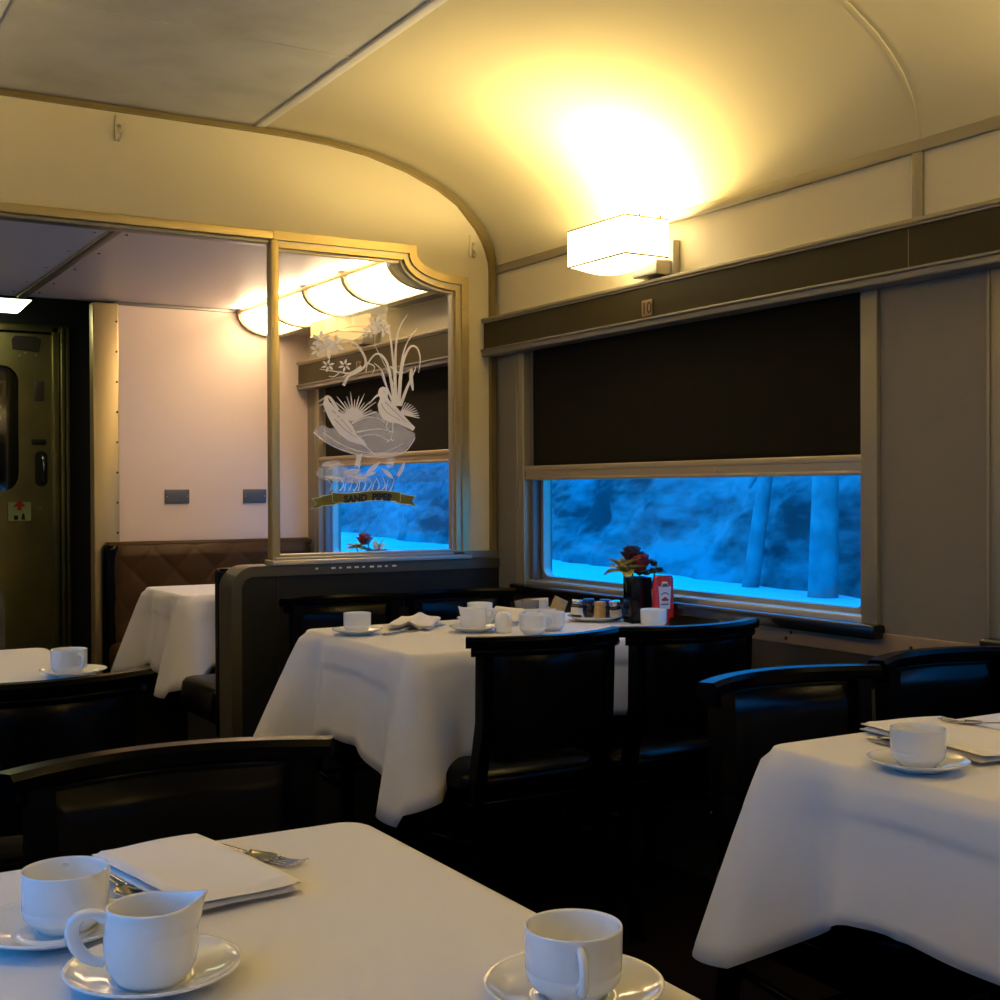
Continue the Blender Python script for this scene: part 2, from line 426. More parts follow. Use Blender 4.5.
pelmet(W, 1, REAR+.05, PY-.006, 'long brown pelmet over the window blinds, plate with number 10', '10')
pelmet(W, 1, PY+.10, EY-.015, 'brown pelmet of the far section seen through the etched glass', '9', 5.36)
pelmet(L, -1, REAR+.05, PY-.006, 'brown pelmet along the wall opposite the number 10 pelmet')

# rear wall
struct('wall_rear', MB().box(L-.1, W+.1, REAR-.1, REAR, 0, ZC+.1), 'cream')

# ------------------------------------------------------------------ partition
HZ = 2.042
def opening_right():   # from header to bottom, outer edge of metal frame (x,z)
    return [(2.128, HZ)] + [(2.128+.010*0, HZ-.012)] + ellarc(2.346, HZ-.012, .215, .086, 180, 270, 10)[1:] + [(2.346, 1.944)][0:0] + [(2.346, .90)]
OR = opening_right()
LWZ = .905                 # top of the low wall
mb = MB()
# upper cream board with the shaped opening (x,z), symmetrical about the aisle
top = [(p[0], p[1]) for p in COVE]
outer = [(W, .94), (W, 2.0)] + top + [mir(p) for p in top[::-1]] + [(L, 2.0), (L, .94)]
hole = [mir(p) for p in OR[::-1]] + OR
hole[0] = (hole[0][0], .94); hole[-1] = (hole[-1][0], .94)
mb.prism(outer+hole, 'y', PY, PY+.05)
struct('wall_front', mb, 'cream')
# low walls with rounded aisle ends
def low_wall(f):
    r = .075; x0 = 1.445
    poly = [(2.5, 0), (2.5, LWZ)] + [(x0+r-r*math.sin(math.radians(t)), LWZ-r+r*math.cos(math.radians(t))) for t in range(0, 91, 9)] + [(x0, 0)]
    poly = [f(p) for p in poly]
    mb = MB(); mb.prism(poly, 'y', PY-.02, PY+.10); a = mb.build('low_wall_panel', 'greenmetal')
    # metal edge strip following the top and the rounded end
    o = poly[1:]; i_ = []
    for q in [(2.5, LWZ-.03)] + [(x0+r-(r-.03)*math.sin(math.radians(t)), LWZ-r+(r-.03)*math.cos(math.radians(t))) for t in range(0, 91, 9)] + [(x0+.03, 0)]: i_.append(f(q))
    o2 = [f(q) for q in [(2.5, LWZ+.006)] + [(x0+r-(r+.006)*math.sin(math.radians(t)), LWZ-r+(r+.006)*math.cos(math.radians(t))) for t in range(0, 91, 9)] + [(x0-.006, 0)]]
    mb = MB(); mb.prism(o2+i_[::-1], 'y', PY-.026, PY+.106, smooth=True); b = mb.build('edge_strip', 'darkalu', autos=True)
    return a, b
for f, nm in ((lambda p: p, 'wall_low'), (mir, 'wall_low')):
    a, b = low_wall(f); a.name = nm; a['kind'] = 'structure'; b.parent = a; b.name = 'edge_strip'
# white dashes paint the light through vent slots; seam line of low wall (right)
mb = MB()
for i in range(11):
    if i in (1,): continue
    x = 1.745+i*.030; mb.box(x, x+(.016 if i % 3 else .010), PY-.0285, PY-.0255, LWZ-.012, LWZ-.006)
trim(mb, mat('slot_light_white', (.85, .84, .8), .3))
mb = MB(); mb.box(1.606, 1.611, PY-.0215, PY-.019, 0, .875); mb.box(1.62, 2.5, PY-.024, PY-.019, .775, .783); trim(mb, 'darkpaint')
mb = MB(); mb.box(2.30, 2.5, PY-.02, PY-.0, LWZ+.006, LWZ+.035, .003); trim(mb, 'mould')

# the glass screen: frame, post, pane, etching
screen = empty('etched_glass_screen', (1.6, PY, LWZ+.006), 0, 'etched glass screen with reeds, wading birds and a SAND PIPER banner', 'glass screen')
O = Vector((1.6, PY, LWZ+.006))
def part(mb, name, m, parent=screen, **kw):
    for v in mb.bm.verts: v.co -= O
    return mb.build(name, m, parent, **kw)
def off(path, d):           # offset an (x,z) polyline towards the inside of the opening
    P = [Vector(p) for p in path]; res = []
    for i, p in enumerate(P):
        ns = []
        for a, b in ((i-1, i), (i, i+1)):
            if 0 <= a and b < len(P):
                t = (P[b]-P[a]).normalized(); ns.append(Vector((t.y, -t.x)))
        n = ns[0] if len(ns) == 1 else (ns[0]+ns[1]).normalized()/max(.35, math.cos(.5*ns[0].angle(ns[1])))
        res.append(tuple(p-n*d*-1 if False else p+n*d))
    return res
FR = [(1.60, HZ)]+OR
for d0, d1, y0, y1, m in ((-.030, .0, PY-.014, PY+.01, 'brass'), (.0, .014, PY-.004, PY+.03, 'steel'), (.014, .026, PY-.012, PY+.03, 'brass'), (.026, .036, PY+.004, PY+.03, 'steel')):
    mb = MB(); A = off(FR, d0); B = off(FR, d1)
    mb.prism(A+B[::-1], 'y', y0, y1); part(mb, 'frame_moulding', m)
mb = MB()
mb.box(1.585, 2.376, PY-.034, PY+.05, LWZ+.0062, LWZ+.024, .003); mb.box(1.60, 2.35, PY-.020, PY+.04, LWZ+.024, LWZ+.034, .002); mb.box(1.61, 2.33, PY-.010, PY+.03, LWZ+.034, LWZ+.044, .002)
part(mb, 'bottom_rail', 'steel')
mb = MB(); mb.box(1.590, 1.620, PY-.016, PY+.03, LWZ+.02, HZ, .004); part(mb, 'post', 'brass')
mb = MB(); G = off(FR, .03); G[0] = (1.61, G[0][1])
mb.prism(G[:-1]+[(G[-2][0], LWZ+.03), (1.61, LWZ+.03)], 'y', PY+.012, PY+.018)
pane = part(mb, 'glass_pane', 'glass')
for z in (1.15, 1.35, 1.62, 1.85): part(MB().sphere((2.356, PY-.0145, z), .005, (1, .5, 1), 1), 'screw', 'steel')
# header strip over the aisle, same section
mb = MB(); mb.box(2*CX-1.6, 1.60, PY-.014, PY+.055, HZ, HZ+.030, .003); trim(mb, 'brass')
mb = MB(); mb.box(2*CX-1.6, 1.60, PY-.004, PY+.05, HZ-.014, HZ, .002); trim(mb, 'mould')
# left screen: plain counterpart
mb = MB(); mb.box(mir((2.33, 0))[0], mir((1.61, 0))[0], PY+.012, PY+.018, LWZ+.01, 1.95)
ls = mb.build('glass_screen', 'glass'); tag(ls, 'plain glass screen on the low wall left of the aisle', 'glass screen')
mb = MB()
mb.box(mir((2.376, 0))[0], mir((1.585, 0))[0], PY-.03, PY+.05, LWZ+.006, LWZ+.030, .002); mb.box(mir((1.62, 0))[0], mir((1.59, 0))[0], PY-.016, PY+.03, LWZ+.02, HZ, .003)
mb.build('screen_frame', 'steel', ls)

# ---- etching, drawn in the pane's own plane: (a,b) in 0..1 across / 0..1 down the drawn field
def E(u, v):                 # u: 0..682, v: 0..1000 -> x,z on the pane
    a, b = u/682, v/1000
    xt, xb = 1.6635+a*.5941, 1.6594+a*.5943
    zt, zb = 1.8376+a*.0431, 1.0682-a*.0090
    return (xt+(xb-xt)*b, zt+(zb-zt)*b)
_lay = [0]
def eshape(mb, uv, depth=None):
    _lay[0] += 1; y = PY+.0115-.00004*_lay[0]
    P = [E(*p) for p in uv]
    mb.prism(P, 'y', y-.00003, y)
def estroke(mb, pts, w0, w1=None, wm=None):
    """tapered ribbon along a smoothed polyline (field units)"""
    w1 = w0 if w1 is None else w1
    P = [Vector(p) for p in pts]; S = []
    n = len(P)
    for i in range(n-1):
        p0, p1, p2, p3 = P[max(i-1, 0)], P[i], P[i+1], P[min(i+2, n-1)]
        for j in range(6):
            t = j/6; S.append(.5*((2*p1)+(p2-p0)*t+(2*p0-5*p1+4*p2-p3)*t*t+(3*p1-p0-3*p2+p3)*t**3))
    S.append(P[-1]); Lf, Rt = [], []
    for i, p in enumerate(S):
        d = (S[min(i+1, len(S)-1)]-S[max(i-1, 0)]); d = d.normalized() if d.length else Vector((1, 0))
        t = i/(len(S)-1); w = (w0+(w1-w0)*t)/2
        if wm: w = (w0*(1-t)**2+2*wm*t*(1-t)*2+w1*t*t)/2
        nn = Vector((d.y, -d.x)); Lf.append(p+nn*w); Rt.append(p-nn*w)
    _lay[0] += 1; y = PY+.0115-.00004*_lay[0]
    A = [mb.bm.verts.new((E(*p)[0], y, E(*p)[1])) for p in Lf]; B = [mb.bm.verts.new((E(*p)[0], y, E(*p)[1])) for p in Rt]
    for i in range(len(A)-1): mb._f([A[i], A[i+1], B[i+1], B[i]])
def lens(c, ang, l, w, n=7):
    ca, sa = math.cos(ang), math.sin(ang); up, dn = [], []
    for i in range(n+1):
        t = i/n; h = w*math.sin(PI*t)**.8
        for arr, s_ in ((up, 1), (dn, -1)): arr.append((c[0]+ca*l*t-sa*h*s_, c[1]+sa*l*t+ca*h*s_))
    return up+dn[::-1][1:-1]
mb = MB()
eshape(mb, [(105, 597), (150, 566), (185, 585), (240, 560), (330, 530), (370, 500), (420, 520), (500, 560), (540, 590), (572, 605), (570, 640), (525, 690), (430, 716), (340, 712), (250, 690), (180, 655), (130, 628)])
part(mb, 'etched_pond', 'frost_soft', pane)
mb = MB()
for pts in ([(110, 600), (170, 650), (260, 690), (350, 712), (440, 714), (525, 688), (572, 625)], [(150, 600), (230, 655), (330, 690), (430, 690), (520, 650)], [(300, 600), (400, 585), (470, 600)], [(280, 560), (360, 530), (430, 555)], [(300, 625), (380, 610), (450, 640)]):
    estroke(mb, pts, 6, 3)
part(mb, 'etched_ripple', 'frost', pane)
mb = MB()   # diving bird on the left
eshape(mb, [(165, 430), (182, 470), (215, 500), (250, 530), (285, 575), (300, 610), (335, 640), (348, 664), (310, 655), (265, 640), (225, 610), (195, 570), (175, 535), (160, 500), (150, 470)])
estroke(mb, [(300, 640), (335, 660), (385, 702)], 12, 3)
for a, b in (((178, 440), (128, 462)), ((180, 470), (132, 480)), ((190, 500), (150, 505))): estroke(mb, [b, ((a[0]+b[0])/2, (a[1]+b[1])/2-4), a, (a[0]+40, a[1]+60)], 3, 16)
estroke(mb, [(180, 520), (230, 560), (290, 590)], 10, 4)
part(mb, 'etched_bird', 'frost', pane)
mb = MB()   # standing wader
eshape(mb, [(398, 418), (404, 400), (420, 392), (438, 398), (446, 418), (442, 440), (452, 456), (480, 480), (515, 520), (548, 555), (572, 578), (562, 594), (535, 580), (490, 560), (450, 555), (420, 540), (402, 510), (396, 475), (408, 445), (400, 432)])
estroke(mb, [(404, 428), (385, 440), (356, 472)], 13, 2)
estroke(mb, [(466, 556), (466, 590), (458, 636)], 6, 5); estroke(mb, [(436, 648), (456, 634), (470, 640)], 5, 4)
estroke(mb, [(440, 552), (438, 580), (452, 600), (436, 610)], 6, 4)
for dx in (0, 14, 28): estroke(mb, [(440+dx, 480+dx*.6), (490+dx*.6, 530+dx*.4), (540+dx*.4, 565+dx*.6)], 4, 2)
part(mb, 'etched_bird', 'frost', pane)
mb = MB()
for pts in ([(412, 470), (440, 510), (500, 545)], [(430, 462), (470, 500), (530, 556)], [(424, 414), (428, 418)]): estroke(mb, pts, 5, 3)
part(mb, 'etched_shading', 'frost_dark', pane); mb = MB()
for pts in ([(200, 540), (250, 590), (300, 625)], [(190, 500), (240, 550), (280, 600)]): estroke(mb, pts, 5, 3)
part(mb, 'etched_shading', 'frost_dark', pane)
mb = MB()   # reeds
for pts, w in (([(480, 480), (478, 330), (482, 200), (500, 120), (535, 64)], 16), ([(485, 480), (470, 300), (455, 170), (440, 110), (398, 78)], 13), ([(490, 480), (505, 300), (530, 200), (580, 126)], 13),
               ([(495, 480), (510, 300), (545, 215), (580, 215), (596, 265), (588, 330)], 15), ([(475, 480), (450, 320), (420, 255), (385, 245), (350, 290), (342, 330)], 15), ([(470, 470), (440, 400), (415, 320), (380, 285)], 12),
               ([(500, 480), (530, 400), (565, 330), (575, 300)], 12), ([(480, 480), (440, 400), (410, 330)], 9), ([(505, 480), (545, 380), (560, 410)], 9), ([(490, 480), (470, 380), (380, 200)], 6)):
    estroke(mb, pts, w, 3)
estroke(mb, [(556, 310), (552, 350), (562, 410)], 3, 3, 16); estroke(mb, [(455, 300), (500, 330), (560, 310)], 8, 4)
for i in range(9):
    a = math.radians(-80+i*12); estroke(mb, [(500+i*3, 520), (515+i*4+40*math.cos(a), 520+50*math.sin(a)), (520+i*3+70*math.cos(a)*.7, 520+80*math.sin(a)*.7)], 7, 1.5)
part(mb, 'etched_reed', 'frost', pane)
mb = MB()   # tuft of spiky grass
for i in range(17):
    a = math.radians(-172+i*9.5); l = 95+18*((i*7) % 3); estroke(mb, [(285, 545), (285+l*.5*math.cos(a), 545+l*.55*math.sin(a)), (285+l*math.cos(a), 545+l*math.sin(a))], 12, 2)
part(mb, 'etched_grass', 'frost', pane); mb = MB()
for i in range(14): estroke(mb, [(180+i*21, 868), (186+i*21+(i % 3)*6, 840), (178+i*22+(i % 5)*7-12, 815-(i % 4)*7)], 8, 1.5)
part(mb, 'etched_grass', 'frost', pane)
mb = MB()   # blossom branch
estroke(mb, [(240, 388), (262, 345), (300, 325), (335, 300), (338, 265), (318, 225), (285, 190), (240, 180)], 14, 8)
estroke(mb, [(320, 300), (270, 330), (215, 325), (135, 312)], 11, 3); estroke(mb, [(230, 322), (200, 345), (175, 345)], 6, 3); estroke(mb, [(262, 330), (235, 350)], 6, 3); estroke(mb, [(335, 280), (380, 300), (370, 335)], 7, 3)
for cx, cy, R_ in ((140, 180, 40), (170, 215, 48), (125, 225, 30), (205, 200, 40), (390, 110, 44), (360, 140, 30), (420, 130, 34), (170, 296, 26), (245, 296, 26)):
    for i in range(6): eshape(mb, lens((cx+5*math.cos(i*1.047+.4), cy+5*math.sin(i*1.047+.4)), i*1.047+.4+.2*(R_ % 3), R_, R_*.2))
part(mb, 'etched_blossom', 'frost', pane)
mb = MB()   # mirrored rocks and leaves below
eshape(mb, [(112, 792), (150, 738), (200, 722), (235, 740), (262, 770), (300, 770), (340, 800), (370, 822), (300, 834), (220, 830), (150, 818)])
eshape(mb, [(430, 715), (470, 716), (468, 760), (440, 765)])
part(mb, 'etched_pond', 'frost_soft', pane)
mb = MB()
for c, a, l, w in (((290, 760), -1.1, 70, 10), ((310, 770), -1.7, 75, 9), ((340, 790), -.7, 85, 11), ((330, 800), -.3, 60, 8), ((410, 760), .75, 80, 10), ((520, 735), 2.0, 80, 9), ((230, 790), -.2, 90, 13), ((170, 770), -.5, 60, 10), ((480, 800), -.9, 60, 7), ((260, 800), .1, 90, 9), ((150, 800), .15, 90, 8)): eshape(mb, lens(c, a, l, w))
part(mb, 'etched_leaf', 'frost', pane)
# banner
def wave(u): return 6*math.sin((u-185)/315*2*PI+.4)
def strip(u0, u1, va, vb, n=12, f=wave):
    T = [(u0+(u1-u0)*i/n, va+f(u0+(u1-u0)*i/n)) for i in range(n+1)]; Bm = [(u, v+(vb-va)) for u, v in T]
    return T+Bm[::-1]
for grow, m in ((3.5, 'banneredge'), (0, 'banner')):
    mb = MB(); g = grow
    eshape(mb, [(104-g*2, 905-g), (142+g, 897-g), (140+g, 938+g), (100-g*2, 948+g), (122, 926)])
    eshape(mb, [(568+g*2, 893-g), (538-g, 890-g), (540-g, 928+g), (574+g*2, 936+g), (552, 914)])
    eshape(mb, [(141-g, 893-g), (192+g, 884-g), (214, 925+g), (192+g, 930+g), (141-g, 934+g)]); eshape(mb, [(545+g, 890-g), (495-g, 882-g), (478, 918+g), (495-g, 924+g), (545+g, 928+g)])
    eshape(mb, strip(188-g, 500+g, 874-g, 914+g))
    bn = part(mb, 'banner_edge' if g else 'banner', m)
mb = MB()
for u, s_ in ((189, 1), (499, -1)):
    mb = MB(); estroke(mb, [(u, 873+wave(u)), (u, 915+wave(u))], 3, 3); estroke(mb, [(u+s_*2, 915+wave(u)), (u-s_*22+s_*46, 926)], 3, 2)
    part(mb, 'banner_edge', 'banneredge')
cu = bpy.data.curves.new('lettering', 'FONT'); cu.body = 'SAND  PIPER'; cu.size = .0335; cu.extrude = .0002; cu.align_x = 'CENTER'; cu.offset = .0019
to = bpy.data.objects.new('lettering', cu); me = bpy.data.meshes.new_from_object(to); bpy.data.objects.remove(to)
xs = [v.co.x for v in me.vertices]; wx = max(xs)-min(xs); sx = (E(462, 895)[0]-E(236, 895)[0])/wx
cu0 = E(350, 909)
for v in me.vertices:
    u = 350+(v.co.x/wx)*226
    v.co.x *= sx; v.co.y -= wave(u)*.00082
me.materials.append(M['ink']); d = bpy.data.objects.new('lettering', me); COL.objects.link(d); d.parent = bn
d.matrix_local = Matrix.Translation(Vector((cu0[0], PY+.0112-.00004*_lay[0]-.0005, cu0[1]-.004))-O) @ Matrix.Rotation(math.radians(1.0), 4, 'Y') @ Matrix.Rotation(PI/2, 4, 'X')

# small plastic clips on the cream board
for x, z, lab in ((1.076, 2.352, 'small clear plastic clip under the ceiling trim, left side of the cream wall'), (2.40, 2.093, 'small clear plastic clip near the rounded corner above the glass screen')):
    t = empty('wall_clip', (x, PY, z), 0, lab, 'clip')
    mb = MB(); mb.box(-.014, .014, -.006, 0, -.040, .045, .005); mb.build('clip_plate', 'clip', t)
    mb = MB(); mb.tube([(0, -.006, .01), (0, -.020, -.012), (0, -.020, -.03), (0, -.008, -.038)], .007, 8); mb.build('hook', 'clip', t)

# ------------------------------------------------------------------ far section
struct('wall_end', MB().box(1.54, W+.02, EY, EY+.05, 0, 2.1), 'pink')
struct('wall_end_left', MB().box(L-.02, 2*CX-1.54, EY, EY+.05, 0, 2.1), 'pink')
mb = MB(); mb.box(L, 2.15, PY+.055, EY+.04, 2.066, 2.09); struct('ceiling_far', mb, 'soffit')
mb = MB(); mb.box(L, 1.10, PY+.056, EY+.03, 2.0625, 2.0665); struct('ceiling_far_panel', mb, mat('grey_soffit_panel', (.72, .72, .68), .4))
mb = MB(); mb.box(1.095, 1.135, PY+.055, EY+.02, 2.054, 2.067, .003)
trim(mb, 'mould')
mb = MB()
for y in (4.5, 4.9, 5.3, 5.7, 6.0):
    for x in (1.06, 1.17): mb.sphere((x, y, 2.063), .006, (1, 1, .5), 1)
trim(mb, 'rubber')
trim(MB().box(1.54, 2.15, EY-.012, EY, 2.050, 2.068, .003), 'mould')          # strip at head of the end wall
mb = MB(); mb.box(2.30, W, PY+.05, EY, 1.965, 1.99); struct('ceiling_soffit', mb, 'cream')
struct('ceiling_far_back', MB().box(2.14, 2.32, PY+.05, EY, 2.066, 2.09), 'cream')
mb = MB(); mb.box(2.37, 2.47, 4.55, 4.98, 1.958, 1.966, .002)
vg = mb.build('vent_grille', 'alu'); tag(vg, 'air vent grille in the soffit right of the ceiling light, behind glass', 'vent')
mb = MB()
for i in range(5): mb.box(2.380+i*.018, 2.388+i*.018, 4.57, 4.96, 1.9565, 1.959)
mb.build('slot', 'ventdark', vg)
# jamb post with screws
mb = MB(); mb.box(1.427, 1.545, EY-.018, EY+.06, 0, 2.055, .006); jp = struct('trim_50', mb, 'brass')
for i in range(11): MB().sphere((1.535, EY-.019, .55+i*.142), .006, (1, .5, 1), 1).build('screw', 'rubber', jp)
struct('trim_51', MB().box(2*CX-1.545, 2*CX-1.427, EY-.018, EY+.06, 0, 2.055, .006), 'steel')
# plaques
for x, lab in ((1.823, 'small slate grey wall plaque on the pink wall, nearer the metal post'), (2.215, 'small slate grey wall plaque on the pink wall, beside the screen post')):
    t = empty('wall_plaque', (x, EY, 1.145), 0, lab, 'plaque', 'wall plaques above the quilted bench')
    mb = MB(); mb.box(-.060, .060, -.008, 0, -.034, .034, .003); mb.build('plate', 'plaque', t)
    [MB().sphere((sx_*.05, -.008, 0), .003, (1, .5, 1), 1).build('screw', 'steel', t) for sx_ in (-1, 1)]

# cove strip light: four curved lit sections with ribs
sl = empty('ceiling_strip_light', (2.19, 5.2, 2.05), 0, 'long ceiling strip light of curved white lit sections behind the screen', 'ceiling light')
prof = [(2.142, 2.046)] + [(2.30-.158*math.cos(math.radians(t)), 2.046-.096*math.sin(math.radians(t))) for t in (15, 30, 45, 60, 75, 90)] + [(2.312, 1.950)]
ys = [EY-.012, 5.68, 5.25, 4.83, 4.40]
Ls = Vector((2.19, 5.2, 2.05))
for y1, y0 in zip(ys, ys[1:]):
    mb = MB(); mb.prism(prof+[(2.312, 2.046)], 'y', y0+.012, y1-.012, smooth=True)
    for v in mb.bm.verts: v.co -= Ls
    mb.build('lit_section', 'tube', sl, autos=True)
for y in ys:
    mb = MB(); pr = [(2.30+(p[0]-2.30)*1.11, 2.046+(p[1]-2.046)*1.09) for p in prof]; mb.prism(pr+[(2.345, 2.046)], 'y', y-.016, y+.016)
    for v in mb.bm.verts: v.co -= Ls
    mb.build('rib', 'alu', sl)
mb = MB(); mb.box(2.125, 2.36, 4.36, EY-.001, 2.044, 2.064, .003)
for v in mb.bm.verts: v.co -= Ls
mb.build('top_rail', 'brass', sl)
mb = MB(); mb.box(2.314, 2.36, 4.36, EY-.001, 1.942, 2.046, .003)
for v in mb.bm.verts: v.co -= Ls
mb.build('back_plate', 'cream', sl)
t2 = empty('ceiling_strip_light', (mir((2.19, 0))[0], 5.2, 2.05), 0, 'added unseen strip light left of the aisle, lifting the far section ambient', 'ceiling light')  # added unseen counterpart of the strip light, raises ambient in the far section
mb = MB(); mb.prism([(-(p[0]-2.19), p[1]-2.05) for p in prof]+[(-.122, -.004)], 'y', -.8, .88, smooth=True); mb.build('lit_section', 'tubefill', t2, autos=True)
mb = MB(); mb.box(-.17, .065, -.82, .9, -.006, .014, .003); mb.box(-.17, -.125, -.82, .9, -.108, -.004, .003); mb.build('top_rail', 'brass', t2)
# the glow on the soffit beside it: extra area lights added with the lamps below
def light(name, kind, loc, power, col, size=.05, parent=None, rot=None, size_y=None, spread=None):
    l = bpy.data.lights.new(name, kind); l.energy = power; l.color = col
    if kind == 'POINT': l.shadow_soft_size = size
    if kind == 'AREA':
        l.shape = 'RECTANGLE'; l.size = size; l.size_y = size_y or size
    o = bpy.data.objects.new(name, l); COL.objects.link(o); o.location = loc
    if rot: o.rotation_euler = rot
    if parent: o.parent = parent
    return o

# quilted bench on the end wall, bench behind the low wall
def bench(y_back, dirn, x0, x1, label, quilt):
    """dirn -1: faces the camera (seat towards -y)"""
    t = empty('bench_seat', ((x0+x1)/2, y_back, 0), 0, label, 'bench')
    hw = (x1-x0)/2
    Y = lambda d: dirn*d
    def bx(mb, xa, xb, d0, d1, z0, z1, bev=0., seg=3):
        y0, y1 = sorted((Y(d0), Y(d1))); mb.box(xa, xb, y0, y1, z0, z1, bev, seg)
    mb = MB(); bx(mb, -hw+.02, hw, .02, .44, 0, .34); mb.build('base', 'darkpaint', t)
    mb = MB(); bx(mb, -hw, hw, .06, .49, .33, .47, .05); mb.build('seat_cushion', 'quilt' if quilt else 'leather', t)
    mb = MB(); bx(mb, -hw, hw, .0, .06, .30, .90, .02)
    if quilt:
        def f(u, v):
            x = -hw+.01+(2*hw-.02)*u; z = .40+.53*v
            a = ((x+z*1.0)/.20) % 1; b = ((x-z*1.0)/.20) % 1
            q = min(abs(math.sin(PI*a)), 1)**.22*min(abs(math.sin(PI*b)), 1)**.22
            e = min(1, u*20, (1-u)*20)**.5*min(1, v*9, (1-v)*9)**.5
            return (x, Y(.055+.035*e+.011*q*e), z)
        mb.grid(f, 150, 64)
        g = MB(); bx(g, -hw-.015, -hw+.06, .0, .085, .25, .925, .03); g.build('end_roll', 'leather', t)
        g = MB(); bx(g, -hw, hw, .0, .075, .90, .934, .016); g.build('top_roll', 'quilt', t)
    mb.build('backrest', 'quilt' if quilt else 'leather', t)
    return t
bench(EY-.004, -1, 1.47, 2.49, 'brown diamond-quilted leather bench along the pink end wall', True)
bench(PY+.107, 1, 1.44, 2.49, 'dark leather bench backed against the low wall under the etched glass', False)

# vestibule
VY = 7.25
mb = MB(); mb.box(1.76, 1.80, EY+.05, VY+.1, 0, 2.3); struct('wall_vestibule_right', mb, 'darkpaint')
mb = MB(); mb.box(.36, .40, EY+.05, VY+.1, 0, 2.3); struct('wall_vestibule_left', mb, 'darkpaint')
mb = MB(); mb.box(.36, 1.8, EY+.02, VY+.1, 2.22, 2.26); struct('ceiling_vestibule', mb, 'darkpaint')
mb = MB(); mb.box(.36, 1.8, VY, VY+.06, 0, 2.26); struct('wall_vestibule', mb, 'darkpaint')
mb = MB(); mb.box(L, W, EY+.04, EY+.06, 2.068, 2.26); struct('wall_vestibule_head', mb, 'darkpaint')
DX0, DX1 = .66, 1.465
door = empty('door_1', (DX0, VY, 0), kind='structure'); Od = Vector((DX0, VY, 0))
def dpart(mb, name, m, parent=door, **kw):
    for v in mb.bm.verts: v.co -= Od
    return mb.build(name, m, parent, **kw)
mb = MB()
def rrect(x0, x1, z0, z1, r, n=5):
    P = []
    for cx, cz, a0 in ((x1-r, z1-r, 0), (x0+r, z1-r, 90), (x0+r, z0+r, 180), (x1-r, z0+r, 270)):
        for i in range(n+1): t = math.radians(a0+90*i/n); P.append((cx+r*math.cos(t), cz+r*math.sin(t)))
    return P
mb.box(DX0, DX1, VY-.04, VY, .01, 1.16); mb.box(DX0, DX1, VY-.04, VY, 1.86, 2.02); mb.box(DX0, .83, VY-.04, VY, 1.16, 1.86); mb.box(1.315, DX1, VY-.04, VY, 1.16, 1.86)
dpart(mb, 'door_leaf', 'door')
mb = MB(); o_ = rrect(.78, 1.355, 1.10, 1.895, .02); i_ = rrect(.845, 1.293, 1.175, 1.845, .085)
for P_, Q_, y0, y1 in ((o_, i_, VY-.050, VY-.038),):
    n_ = len(P_); V = [[mb.bm.verts.new((p[0], y, p[1])) for p in R_] for R_ in (P_, Q_) for y in (y0, y1)]
    for i in range(n_):
        j = (i+1) % n_
        mb._f([V[0][i], V[0][j], V[2][j], V[2][i]]); mb._f([V[0][i], V[0][j], V[1][j], V[1][i]]); mb._f([V[2][i], V[2][j], V[3][j], V[3][i]])
dpart(mb, 'window_surround', 'door')
mb = MB(); mb.box(.83, 1.315, VY-.02, VY-.014, 1.16, 1.86); dpart(mb, 'window_pane', mat('dark_door_glass', (.004, .005, .003), .05, spec=.6))
mb = MB(); o_ = rrect(1.375, 1.44, 1.20, 1.39, .03); mb.prism(o_, 'y', VY-.046, VY-.038); dpart(mb, 'handle_recess', 'darkpaint')
mb = MB(); mb.tube([(1.415, VY-.046, 1.37), (1.415, VY-.075, 1.35), (1.415, VY-.08, 1.30), (1.415, VY-.075, 1.24), (1.415, VY-.046, 1.22)], .009, 8); dpart(mb, 'handle', 'cutlery')
mb = MB(); mb.box(1.36, 1.435, VY-.046, VY-.038, 1.425, 1.455, .004); dpart(mb, 'latch_plate', 'darkpaint')
mb = MB(); mb.box(1.375, 1.425, VY-.044, VY-.038, 1.66, 1.765, .003); dpart(mb, 'small_plate', mat('brown_plate', (.05, .028, .018), .5))
mb = MB(); mb.prism([(1.265, 1.935), (1.40, 1.925), (1.41, 1.99), (1.385, 2.005), (1.275, 2.005), (1.26, 1.985)], 'y', VY-.05, VY-.038); np_ = dpart(mb, 'number_board', mat('dark_number_board', (.02, .012, .006), .5))
st = MB(); st.box(1.235, 1.352, VY-.0535, VY-.050, 1.015, 1.115)
st = dpart(st, 'notice_sticker', 'sticker')
sg = MB(); sg.prism([(1.293, 1.128), (1.325, 1.092), (1.304, 1.092), (1.304, 1.072), (1.282, 1.072), (1.282, 1.092), (1.261, 1.092)], 'y', VY-.0550, VY-.0534)
dpart(sg, 'red_arrow', 'stickred', st)
for v in st.children[0].data.vertices: pass
sg = MB(); sg.box(1.265, 1.285, VY-.0550, VY-.0534, 1.022, 1.044); sg.prism([(1.302, 1.022), (1.322, 1.022), (1.318, 1.048), (1.312, 1.058), (1.306, 1.048)], 'y', VY-.0550, VY-.0534)
dpart(sg, 'pictogram', 'ink', st)
mb = MB()
for x, z in ((1.33, 1.915), (1.30, 1.90), (1.385, 1.905), (1.34, 1.86), (1.345, 1.62), (1.345, 1.40), (1.40, 1.08), (1.345, 1.12), (1.345, 1.86)): dpart(MB().sphere((x, VY-.04, z), .007, (1, .5, 1), 1), 'rivet', 'steel')
mb = MB(); mb.box(DX1, DX1+.035, VY-.06, VY, 0, 2.06, .004); mb.box(DX1+.040, DX1+.062, VY-.085, VY, 0, 2.06, .004); mb.box(DX1+.068, DX1+.09, VY-.07, VY, 0, 2.06, .004); mb.box(DX0-.05, DX1+.09, VY-.06, VY, 2.03, 2.07, .004)
dpart(mb, 'door_frame', 'door')
